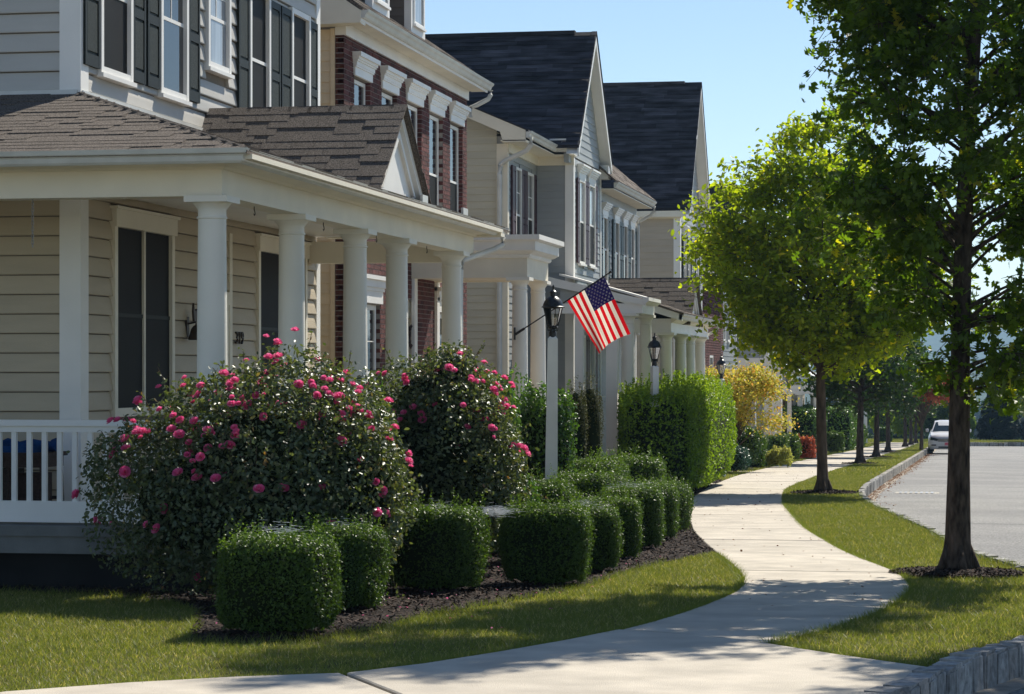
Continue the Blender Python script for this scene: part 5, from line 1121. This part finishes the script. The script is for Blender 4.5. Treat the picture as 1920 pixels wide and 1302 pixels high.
# golden maple
def ball_tree(name, x, y, zc, r, n, ls, m, label, cat, trunk_h, tr=.05, shape=KITE, group=None, blobs=None, mb_=None):
    t = thing(name, (x, y, gz(x, y)), label, cat, group); z0 = gz(x, y); k = trunk_h; tb = MB()
    tips = []
    for j in range(26):
        a = random.uniform(0, 6.28); e = random.uniform(-.25, 1.3); q = Vector((x+r[0]*.85*math.cos(a)*math.cos(e), y+r[1]*.85*math.sin(a)*math.cos(e), z0+zc+r[2]*.85*math.sin(e))); tips.append(q)
        s_ = Vector((x, y, z0+k*random.uniform(.5, 1))); tb.tube([s_, s_.lerp(q, .5)+Vector((0, 0, .1*r[2])), q], [tr*.5, tr*.3, tr*.12], 5)
    tb.tube([(x, y, z0-.05), (x+.02, y, z0+k*.5), (x, y, z0+k)], [tr*1.3, tr, tr*.7], 8, wob=.08); obj('trunk', tb, M['bark2'], t)
    P = []
    for q in tips+[Vector((x, y, z0+zc))]*2:
        P.append(RNG.normal(0, 1, (n//len(tips), 3))*np.array(r)*.21*np.array([1, 1, .6])+np.array(q))
    P = np.concatenate(P); link(bpy.data.objects.new('crown', npmesh('crown', [leafcloud(P, np.tile([0, 0, 1.], (len(P), 1)), ls*(1+RNG.normal(0, .25, len(P))).clip(.5, 1.6), shape, RNG.random(len(P)), tilt=.9)], M[m])), t, kind='stuff')
    return t
ball_tree('golden_maple', -6.75, 69.5, 1.65, (1.4, 1.3, 1.3), 18000, .085, 'maple', 'small golden orange maple between the tall hedge and the far porches', 'tree', 1.0)
# lower plants beyond
HB = 'clipped hedges in the further gardens'
def hedge(x0, x1, y0, y1, h, n, ls, m, label, sp=30, pw=8): shrub('clipped_hedge', (x0+x1)/2, (y0+y1)/2, shrub_mesh('clipped_hedge', (x1-x0)/2, (y1-y0)/2, h, n, ls, M[m], M['boxcore'], pw, .03, .04, KITE, seed=x0, sprigs=sp, kcore=.9, toplit=.3), label, 'hedge', HB)
hedge(-7.25, -6.4, 74.5, 78.5, .85, 7000, .06, 'box', 'low dark clipped hedge behind the yellow grass tuft')
hedge(-7.2, -6.2, 79.5, 83, .9, 5000, .06, 'box', 'low hedge further back, beside the red shrub')
hedge(-7.2, -5.85, 90.5, 98, 1.95, 16000, .075, 'holly', 'tall dark hedge beside the far pale porch', 60)
hedge(-6.9, -5.65, 112, 124, 2.1, 16000, .09, 'holly', 'tall glossy hedge beyond the second street tree trunk', 60)
holly(-6.45, 66.5, .42, .5, .75, 3500, 'small blue green shrub at the near end of the low hedge', 'blueg', .05, 20)
holly(-6.0, 87.0, .42, .4, .85, 3000, 'low rusty red shrub left of the second street tree', 'redleaf', .07, 20)
holly(-6.35, 83.5, .5, .5, 1.0, 3000, 'rounded green shrub left of the rusty red one', 'box', .06, 20)
holly(-5.75, 100, .5, .5, .95, 3500, 'rounded green shrub just right of the second street tree trunk', 'box', .07, 20)
holly(-5.9, 122, .5, .5, 1.0, 2500, 'rounded dark shrub between the far trunks', 'box', .08, 10)
holly(-6.6, 135, .7, 1, 1.2, 3000, 'far low shrub past the end of the row of houses', 'dark', .1, 10)
holly(-5.3, 143, .5, 1, 1.0, 2500, 'far small shrub by the end of the sidewalk', 'dark', .1, 10)
holly(-6.9, 71.6, .8, .8, 1.3, 4000, 'dark shrub under the golden maple', 'dark', .08, 20)
C = RNG.normal(0, 1, (2600, 3))*np.array([.17, .17, .05])+np.array([-5.95, 75.2, gz(0, 75.2)+.12])
def tuft(cx, cy, n, rad, h, m, label, wd=.012):
    a = RNG.uniform(0, 2*np.pi, n); r0 = RNG.random(n)**.5*rad*.5; L = h*RNG.uniform(.25, 1.15, n); B_ = np.stack([cx+r0*np.cos(a), cy+r0*np.sin(a), np.full(n, gz(cx, cy))], 1)
    o_ = np.stack([np.cos(a), np.sin(a), np.zeros(n)], 1); s_ = np.stack([-np.sin(a), np.cos(a), np.zeros(n)], 1)*wd; M_ = B_+o_*(L*.35)[:, None]+np.array([0, 0, 1])*(L*.85)[:, None]; q_ = RNG.uniform(.1, 1, n); T_ = B_+o_*(rad*q_)[:, None]+np.array([0, 0, 1])*(L*(1.15-.75*q_))[:, None]
    V = np.stack([B_-s_, B_+s_, M_+s_, M_-s_, T_], 1).reshape(-1, 3); F = (np.array([(0, 1, 2), (0, 2, 3), (3, 2, 4)])[None]+(np.arange(n)*5)[:, None, None]).reshape(-1, 3)
    o = bpy.data.objects.new('grass_tuft', npmesh('grass_tuft', [(V, F, np.repeat(RNG.random(n), 3))], M[m])); link(o, None, None, label, 'grass tuft')
holly(-5.95, 75.0, .42, .42, .55, 1800, 'pale yellow ornamental grass tuft at the sidewalk edge', 'yel', .16, 60, 2.1, SLIM, name='grass_tuft', cat='grass tuft', core='yel', kc=.55)

# ================================================================== TREES
SEEDS = {24: 3, 50: 1}
def street_tree(name, label, x, y, trunkpts, rads, env, n_br, per, leaf, ls, shape, m, barkm, side=None, droop=.25, kink=.0, gap=None, clus=.17, knob=True, top=None):
    """env: list of (z above ground, radius); limbs leave the trunk, twigs leave the limbs, leaves cluster on the twigs"""
    global RNG
    random.seed(int(y*10)+SEEDS.get(int(y), 0)); RNG = np.random.default_rng(int(y*10)+SEEDS.get(int(y), 0))
    t = thing(name, (x, y, gz(x, y)), label, 'tree', 'street trees between sidewalk and kerb'); z0 = gz(x, y)
    tp = [Vector((x+a, y+b, z0+c)) for a, b, c in trunkpts]; mb = MB(); mb.tube(tp, rads, 16, wob=.05)
    if knob:
        for k in range(5):
            a = k*1.25; mb.tube([Vector((x+math.cos(a)*rads[0]*.6, y+math.sin(a)*rads[0]*.6, z0+.28)), Vector((x+math.cos(a)*rads[0]*1.15, y+math.sin(a)*rads[0]*1.15, z0-.03))], [.03, .05], 8)
    o = obj('trunk', mb, M[barkm], t, smooth=True)
    zs = [e[0] for e in env]; rs = [e[1] for e in env]; br = MB(); Cs = []; Hs_ = []
    def trunk_at(h):
        for a, b in zip(tp[:-1], tp[1:]):
            if a.z-z0 <= h <= b.z-z0: return a.lerp(b, (h-(a.z-z0))/(b.z-a.z+1e-6))
        return tp[-1]
    zlo, zhi = zs[0], zs[-1]
    wts = np.array([np.interp(q, zs, rs)**1.1+.15 for q in np.linspace(zlo, zhi, 60)]); wts /= wts.sum()
    for k in range(n_br):
        ht = float(RNG.choice(np.linspace(zlo, zhi, 60), p=wts)); a = k*2.399+random.uniform(-.3, .3); rr = float(np.interp(ht, zs, rs))
        if side: rr *= side(a, ht)
        rr *= random.uniform(.72, 1.08)
        hb = max(zlo*.92, ht-rr*(.45 if ht > zlo+1 else .15)-random.uniform(0, .3)); s_ = trunk_at(min(hb, tp[-1].z-z0-.05)); e_ = Vector((trunk_at(ht).x+rr*math.cos(a), trunk_at(ht).y+rr*math.sin(a), z0+ht-droop*rr*.3))
        mid = s_.lerp(e_, .5)+Vector((random.uniform(-.1, .1), random.uniform(-.1, .1), .12*rr)); pts = []
        for q in np.linspace(0, 1, 7): pts.append(s_*(1-q)**2+mid*2*q*(1-q)+e_*q*q)
        r0 = .006+.006*rr; br.tube(pts, [r0*1.5*(1-q*.85) for q in np.linspace(0, 1, 7)], 6, wob=.1)
        ntw = max(3, int(per*rr/2))
        for j in range(ntw):
            q = random.uniform(.22, 1.0)**.8; b0 = pts[min(5, int(q*6))].lerp(pts[min(6, int(q*6)+1)], q*6-int(q*6) if q < 1 else 1)
            d = (e_-s_).normalized()*random.uniform(.2, .9)+Vector((random.gauss(0, .7), random.gauss(0, .7), random.gauss(0, .5))); d.normalize(); L = random.uniform(.22, .55)*(.6+.25*rr); tip = b0+d*L+Vector((0, 0, -droop*L))
            br.tube([b0, b0.lerp(tip, .5)+Vector((0, 0, .03)), tip], [.006, .004, .002], 4)
            for l_ in range(leaf):
                f = random.random()**.7; Cs.append(b0.lerp(tip, f)+Vector((random.gauss(0, clus*.45), random.gauss(0, clus*.45), random.gauss(-droop*.15, clus*.4))))
    obj('branches', br, M[barkm], t, kind='stuff')
    C = np.array([tuple(c) for c in Cs]); n = len(C); rnd = RNG.random(n)**1.5*.9
    sel = RNG.random(n) < .03; rnd[sel] = 1
    N = RNG.normal(0, .5, (n, 3))+np.array([0, 0, .7]); link(bpy.data.objects.new('crown', npmesh('crown', [leafcloud(C, N, ls*(1+RNG.normal(0, .22, n)).clip(.5, 1.5), shape, rnd, tilt=.65)], M[m])), t, kind='stuff')
    return t
T1 = street_tree('oak_tree', 'nearest street oak with dark trunk at the right, its crown filling the upper right', -.21, 24.9,
    [(0, 0, -.08), (.0, 0, .1), (.005, 0, .35), (.01, 0, 1.0), (.03, 0, 2.0), (.05, 0, 3.0), (.09, 0, 4.0), (.16, 0, 5.2), (.24, 0, 6.4), (.28, 0, 8.0), (.3, 0, 9.8), (.32, 0, 11.8)], [.185, .155, .13, .112, .098, .088, .078, .068, .055, .04, .028, .01],
    [(1.95, .75), (2.5, .95), (2.9, 1.15), (3.5, 1.35), (4.1, 1.65), (4.9, 1.65), (5.8, 1.65), (7.5, 1.8), (9.5, 1.5), (11, 1.0), (12.4, .2)], 215, 18, 14, .116, OAK, 'oak', 'bark',
    side=lambda a, h: 1.0 if h > 3.2 else (1.35 if math.cos(a) > .1 else (.4 if h < 2.8 else .8)), droop=.38, clus=.17)
copy_tree(T1, (3.35, 21.9, gz(3, 21.9)), rz=2.1, sc=.86, label='unseen oak added outside the right edge to shade the walk and grass')  # extra tree out of view, added to throw dappled shade into the frame
T2 = street_tree('ash_tree', 'second street tree with slim trunk and bright backlit crown beside the sidewalk', -3.10, 50.2,
    [(0, 0, -.08), (0, 0, .12), (-.01, 0, .6), (-.03, 0, 1.6), (-.04, 0, 2.6), (-.02, 0, 4.0), (0, 0, 6), (0, 0, 7.3)], [.17, .125, .108, .098, .085, .06, .03, .01],
    [(2.5, 1.0), (2.9, 1.7), (3.5, 2.35), (4.4, 2.6), (5.2, 2.6), (6.1, 2.3), (6.9, 1.5), (7.9, .3)], 165, 18, 16, .12, OVAL, 'ash', 'bark2', droop=.15, clus=.24)
T3 = street_tree('ash_tree', 'third street tree, darker crown, behind the second trunk', -3.84, 81.9,
    [(0, 0, -.08), (0, 0, .12), (0, 0, .6), (.02, 0, 1.6), (.03, 0, 2.6), (0, 0, 4.0), (0, 0, 6.0)], [.17, .13, .115, .10, .085, .06, .02],
    [(2.0, 1.1), (2.5, 1.8), (3.3, 2.2), (4.3, 2.2), (5.3, 1.8), (6.4, .5)], 70, 12, 12, .17, KITE, 'dark', 'bark', droop=.15, clus=.25)
tl = [(-3.85, 95.5, 'fourth street tree, thin brown trunk', .92), (-3.87, 108.5, 'fifth street tree with dark bark', .9), (-3.75, 130, 'seventh street tree, far and slim', .85), (-3.7, 139, 'eighth street tree, very slim and far', .8), (-3.65, 147.5, 'last street tree before the road end', .8)]
for i, (x, y, lb, s) in enumerate(tl): copy_tree(T3, (x, y, gz(x, y)), rz=i*1.3+.7, label=lb+' along the kerb strip', sc=s)
T6 = ball_tree('red_tree', -2.65, 117.5, 2.65, (1.7, 1.5, 1.35), 13000, .13, 'redleaf', 'street tree turning red and orange above the white car', 'tree', 2.0, .08)
ball_tree('green_tree', 4.6, 152.5 if False else 158, 2.6, (2.1, 2.0, 2.2), 9000, .22, 'ash', 'leafy green tree at the right edge beyond the road end', 'tree', 1.6, .1)
ball_tree('green_tree', -1.9, 160, 1.9, (1.6, 1.6, 1.5), 6000, .2, 'dark', 'bushy dark green tree behind the parked car', 'tree', 1.2, .08)
def conifer(x, y, h, r, n, label):
    z0 = gz(x, y) if y < 178 else terrain_z(x, y); t = thing('conifer', (x, y, z0), label, 'conifer tree', 'dark conifers past the road end')
    mb = MB(); mb.tube([(x, y, z0-.3), (x, y, z0+h*.95)], [.14, .02], 6); obj('trunk', mb, M['bark'], t)
    q = RNG.random(n)**.6; a = RNG.uniform(0, 6.28, n); rr = r*q**.55*(.72+.28*np.sin(a*5+q*22))*(1-np.abs(RNG.normal(0, .16, n))); P = np.stack([x+rr*np.cos(a), y+rr*np.sin(a), z0+h*(1-q)+RNG.normal(0, .08, n)+.15], 1)
    N = np.stack([np.cos(a), np.sin(a), np.full(n, .6)], 1); link(bpy.data.objects.new('crown', npmesh('crown', [leafcloud(P, N, np.full(n, .3), SLIM, RNG.random(n), tilt=.5)], M['conif'])), t, kind='stuff')
conifer(1.35, 168, 4.2, 1.75, 9000, 'broad dark conifer beyond the road end, right of the near trunk')
conifer(4.1, 170, 3.8, 1.5, 6000, 'dark conifer cut by the right edge of the picture')
for i, (x, y, h, lb, m) in enumerate(((-.9, 166, 1.8, 'pale green bush just right of the near trunk at the road end', 'privet'), (-4.6, 166, 2.6, 'loose bush behind the last lamp posts', 'ash'), (-8.5, 168, 3.4, 'dark thicket bush at the end of the row', 'dark'), (-2.9, 172, 3.0, 'green bush straight behind the white car', 'dark'), (-6.5, 176, 3.0, 'thin bush beyond the far street trees', 'ash'), (6.8, 166, 2.8, 'rounded bush outside the right edge', 'dark'))):
    holly(x, y, 1.0 if i else .7, 1.0, h, 4200, lb, m, .17, 60, 2.2, KITE, lump=.25, kc=.6, cat='bush', name='bush')

# woodland in the valley (one mass)
def crown_cloud(x, y, z, r, h, n, s):
    d = RNG.normal(0, 1, (n, 3)); d /= np.linalg.norm(d, axis=1)[:, None]; d[:, 2] = np.abs(d[:, 2])*1.0-.25
    f = 1+.16*np.sin(d[:, 0]*6+x)+.14*np.sin(d[:, 1]*7+y)+.12*np.sin(d[:, 2]*9+x*.3)
    P = d*(f*(1-np.abs(RNG.normal(0, .10, n))))[:, None]*np.array([r, r, h*.55])+np.array([x, y, z+h*.45])
    return leafcloud(P, d, np.full(n, s), KITE, np.clip(RNG.random(n)*.6+RNG.random()*.4, 0, 1), tilt=.5)
parts = []
def rowtrees(y0, y1, num, h0, h1, n, s, xspan):
    for k in range(num):
        y = random.uniform(y0, y1); xm = -y*.02; x = xm+random.uniform(-xspan[0], xspan[1])*y; h = random.uniform(h0, h1); z = terrain_z(x, y)
        r = h*.42
        parts.append(crown_cloud(x, y, z-.5, r, h, n, s)); v, f, r_ = blob(r*.82, r*.82, h*.9, 2.2, seg=5, k=1); parts.append((v+np.array([x, y, z-.6]), f, r_, 1))
rowtrees(190, 225, 24, 3.0, 5.5, 900, .42, (.20, .12)); rowtrees(230, 330, 40, 6.5, 10.5, 900, .62, (.18, .12)); rowtrees(360, 520, 55, 14.5, 19.5, 750, 1.1, (.17, .12)); rowtrees(560, 820, 60, 19, 25.5, 520, 1.7, (.15, .12))
link(bpy.data.objects.new('woodland', npmesh('woodland', parts, [M['wood'], M['boxcore']])), None, 'stuff', 'mixed green woodland filling the valley beyond the road', 'woodland')

# ================================================================== MULCH, GRASS, LITTER
def inpoly(P, poly):
    x, y = P[:, 0], P[:, 1]; c = np.zeros(len(P), bool); n = len(poly)
    for i in range(n):
        x0, y0 = poly[i]; x1, y1 = poly[(i+1) % n]; k = ((y0 > y) != (y1 > y)) & (x < (x1-x0)*(y-y0)/(y1-y0+1e-12)+x0); c ^= k
    return c
Lx = np.array(L_); Rx = np.array(R_); Kx = np.array(K3)
fl_ = lambda y: np.interp(y, Lx[:, 1], Lx[:, 0]); fr_ = lambda y: np.interp(y, Rx[:, 1], Rx[:, 0]); fk_ = lambda y: np.interp(y, Kx[:, 1], Kx[:, 0])
edge = [(-14, 12.1), (-9.2, 12.12), (-7.2, 12.32), (-5.36, 13.02), (-4.83, 13.62), (-4.3, 14.07), (-3.78, 14.39), (-3.44, 15.04), (-3.12, 15.92), (-2.82, 16.87), (-2.57, 17.79)]+[(atY(L_, y)-.01, y) for y in np.arange(18.2, 28.3, .6)]
MUL = [(-3.0, 28.4), (-3.3, 26.3), (-3.46, 24.2), (-3.52, 22.9), (-3.62, 21.7), (-3.95, 20.3), (-4.22, 18.9), (-4.32, 17.6), (-4.55, 16.6), (-5.0, 16.25), (-5.42, 16.45), (-5.7, 17.5), (-6.1, 18.7), (-6.7, 19.8), (-7.6, 20.45), (-9, 20.75), (-14, 20.8), (-14, 21.3), (-6.6, 21.3), (-6.6, 36.2), (-4.3, 36.2)]+[(atY(L_, y)-.02, y) for y in (35.5, 34.5, 33.5, 32.5, 31.5, 30.5, 29.5)]
def bed(name, poly, n, s0, s1):
    sheet(name, poly, -.1, -.012, M['mulchb'], kind='structure')
    P = np.array(poly); lo, hi = P.min(0), P.max(0); Q = RNG.uniform(lo, hi, (n*4, 2)); Q = Q[inpoly(Q, poly)][:n]; m_ = len(Q)
    C = np.column_stack([Q, -SLOPE*Q[:, 1]+RNG.uniform(-.004, .022, m_)]); return C
C1 = bed('mulch_bed', MUL, 26000, 0, 0)
BED2 = [(-9, 37.7), (-4.78, 37.7)]+[(atY(L_, y)-.02, y) for y in (40, 42.5, 45, 48, 51, 54, 57, 60)]+[(-9, 60)]
C2 = bed('mulch_bed', BED2, 7000, 0, 0)
BED3 = [(-9, 71), (-6.5, 71)]+[(-6.42, y) for y in (76, 82, 90)]+[(-9, 90)]
C3 = bed('mulch_bed', BED3, 2500, 0, 0)
def ring(cx, cy, r, n):
    a = RNG.uniform(0, 6.28, n); q = r*RNG.random(n)**.5; X = cx+q*np.cos(a); Y = cy+q*np.sin(a)*1.0
    return np.column_stack([X, Y, -SLOPE*Y+.0+.05*(1-q/r)+RNG.uniform(-.004, .02, n)])
rings = [(-.21, 24.9, .66), (-3.02, 50.2, .70), (-3.84, 81.9, .6), (-3.85, 95.5, .6), (-3.87, 108.5, .6)]
CR = [ring(x, y, r, int(5200 if y < 60 else 900)) for x, y, r in rings]
for x, y, r in rings:
    mb = MB(); m_ = 22; V = [(x, y, gz(x, y)+.055)]+[(x+r*k*math.cos(a), y+r*k*math.sin(a), gz(x, y+r*k*math.sin(a))+z_) for k, z_ in ((.5, .035), (1, -.015)) for a in np.linspace(0, 2*math.pi, m_+1)[:-1]]
    mb.add(V, [(0, 1+k, 1+(k+1) % m_) for k in range(m_)]+[(1+k, 1+m_+k, 1+m_+(k+1) % m_, 1+(k+1) % m_) for k in range(m_)]); obj('mulch_ring', mb, M['mulchb'], kind='structure')
C = np.concatenate([C1, C2, C3]+CR); n = len(C)
CHIP = (np.array([(0, -.14, 0), (1, -.10, .02), (1, .12, .03), (0, .16, 0)], float), [(0, 1, 2), (0, 2, 3)])
link(bpy.data.objects.new('mulch_chips', npmesh('mulch_chips', [leafcloud(C, np.tile([0, 0, 1.], (n, 1)), RNG.uniform(.025, .065, n)*np.where(C[:, 1] > 40, 1.7, 1), CHIP, RNG.random(n)**1.6, tilt=.35)], M['mulch'])), None, 'stuff', 'dark shredded bark mulch covering the planting beds', 'mulch')

def blades(P2, h, w_, rnd, z_off=-.028):
    n = len(P2); a = RNG.uniform(0, 6.28, n); B_ = np.column_stack([P2, -SLOPE*P2[:, 1]+z_off]); s_ = np.column_stack([np.cos(a), np.sin(a), np.zeros(n)])*(w_/2)[:, None]
    T_ = B_+np.column_stack([RNG.normal(0, .62, n), RNG.normal(0, .62, n), np.ones(n)])*h[:, None]
    V = np.stack([B_-s_, B_+s_, T_], 1).reshape(-1, 3); return V, np.arange(3*n).reshape(-1, 3), rnd
G = []
def patch_noise(P, s, ph=0): return .5+.25*np.sin(P[:, 0]*s+ph+1.7*np.sin(P[:, 1]*s*.7))+.25*np.sin(P[:, 1]*s*1.3+ph*2+1.3*np.sin(P[:, 0]*s*.9))
def scatter(poly_or_fn, x0, x1, y0, y1, dens, h, w_):
    n = int((x1-x0)*(y1-y0)*dens); P = np.column_stack([RNG.uniform(x0, x1, n), RNG.uniform(y0, y1, n)]); k = poly_or_fn(P); P = P[k]; n = len(P)
    pn = patch_noise(P, 1.6)*.6+patch_noise(P, 5.2, 1)*.4; keep = RNG.random(n) < .72+.28*pn; P, pn = P[keep], pn[keep]; n = len(P)
    hh = h*(.6+.55*pn)*RNG.uniform(.6, 1.35, n); r = np.clip(.15+.5*RNG.random(n)+.38*(1-pn)*RNG.random(n), 0, 1); r[RNG.random(n) < .10] = 1.0
    G.append(blades(P, hh, np.full(n, w_), r))
LAWN1 = [(-14, 12.2)]+edge+[(-3.02, 28.5)]+MUL[1:17]
scatter(lambda P: inpoly(P, LAWN1), -11, -2.0, 12.1, 28.6, 3900, .036, .0062)
NK = np.array(K1); 
corner = [(-1.43, 16.99), (-.88, 16.24), (-.36, 15.6), (-.2, 16.0), (.22, 17.5), (1.2, 18.8), (2.5, 20.3), (2.8, 22.2), (2.2, 24.15), (.42, 26.1), (-.13, 28.85), (-.68, 34.1)]+[(atY(K3, y)-.05, y) for y in (37, 40, 43)]+[(atY(R_, y)+.01, y) for y in (43, 40, 37, 34, 31, 29, 27, 25.5, 24.3, 23.3, 22.2, 21.2, 20.2, 19, 18)]
scatter(lambda P: inpoly(P, corner), -3.6, 2.6, 15.5, 43, 3000, .042, .0068)
scatter(lambda P: (P[:, 0] > fr_(P[:, 1])+.01) & (P[:, 0] < fk_(P[:, 1])-.04), -4.4, -1.6, 43, 66, 1800, .055, .010)
scatter(lambda P: (P[:, 0] > fr_(P[:, 1])+.01) & (P[:, 0] < fk_(P[:, 1])-.04), -4.4, -2.4, 66, 146, 520, .06, .02)
scatter(lambda P: (P[:, 0] < fl_(P[:, 1])-.01), -9.0, -5.4, 60, 146, 330, .06, .02)
scatter(lambda P: (P[:, 1] > 153.2), -9.0, 12, 152.5, 172, 220, .09, .03)
# overhanging fringe along the slab edges
def fringe(path, n, off, h=.055, w_=.006):
    p = np.array(path); seg = np.linalg.norm(np.diff(p, axis=0), axis=1); cum = np.r_[0, np.cumsum(seg)]; t = RNG.uniform(0, cum[-1], n); X = np.interp(t, cum, p[:, 0]); Y = np.interp(t, cum, p[:, 1])
    P = np.column_stack([X+RNG.normal(off, .018, n), Y+RNG.normal(0, .012, n)]); G.append(blades(P, h*RNG.uniform(.5, 1.4, n), np.full(n, w_), np.clip(.1+.6*RNG.random(n), 0, 1)))
fringe(edge, 9000, -.01); fringe([q for q in R_ if q[1] < 45], 9000, .012, .06); fringe([(-1.43, 16.99), (-.88, 16.24), (-.36, 15.6)], 900, .02, .05); fringe([q for q in K3 if q[1] < 50], 6000, -.03, .06, .009)
fringe(MUL[1:17], 5000, 0, .06)
link(bpy.data.objects.new('grass', npmesh('grass', G, M['grass'])), None, 'stuff', 'short sunlit lawn grass beside the sidewalk and kerb', 'grass')
# leaf litter along the gutter, petals under the roses, a few leaves on the walk
def bits(name, C, s, m, label, cat):
    link(bpy.data.objects.new(name, npmesh(name, [leafcloud(C, np.tile([0, 0, 1.], (len(C), 1)), s, KITE, RNG.random(len(C)), tilt=.3)], M[m])), None, 'stuff', label, cat)
n = 2600; Y = RNG.uniform(45, 120, n); X = fk_(Y)+.10+np.abs(RNG.normal(0, .22, n))*(.4+.6*patch_noise(np.column_stack([Y, Y]), .9)); bits('leaf_litter', np.column_stack([X, Y, -SLOPE*Y-.205]), RNG.uniform(.03, .07, n), 'litter', 'brown leaf litter collected along the road gutter', 'leaf litter')
n = 160; Y = RNG.uniform(20, 70, n); X = fl_(Y)+RNG.random(n)*(fr_(Y)-fl_(Y)); bits('fallen_leaves', np.column_stack([X, Y, -SLOPE*Y+.008]), RNG.uniform(.02, .05, n), 'litter', 'scattered fallen leaves on the sidewalk', 'leaves')
n = 130; X = RNG.uniform(-5.6, -3.3, n); Y = RNG.uniform(17, 27, n); bits('fallen_petals', np.column_stack([X, Y, -SLOPE*Y+.022]), RNG.uniform(.015, .03, n), 'petal', 'fallen pink rose petals on the mulch', 'petals')

# ================================================================== AIR
hz = bpy.data.materials.new('haze'); hz.use_nodes = True; nt = hz.node_tree; nt.nodes.clear(); out = nt.nodes.new('ShaderNodeOutputMaterial'); pv = nt.nodes.new('ShaderNodeVolumePrincipled')
pv.inputs['Density'].default_value = HAZE; pv.inputs['Color'].default_value = (.40, .66, 1, 1); pv.inputs['Anisotropy'].default_value = .2; nt.links.new(pv.outputs[0], out.inputs['Volume'])
mb = MB(); mb.box(-2750, 3350, -150, 5400, -70, 95); obj('haze', mb, hz, kind='stuff', label='thin blue summer haze in the air over the valley', cat='haze')
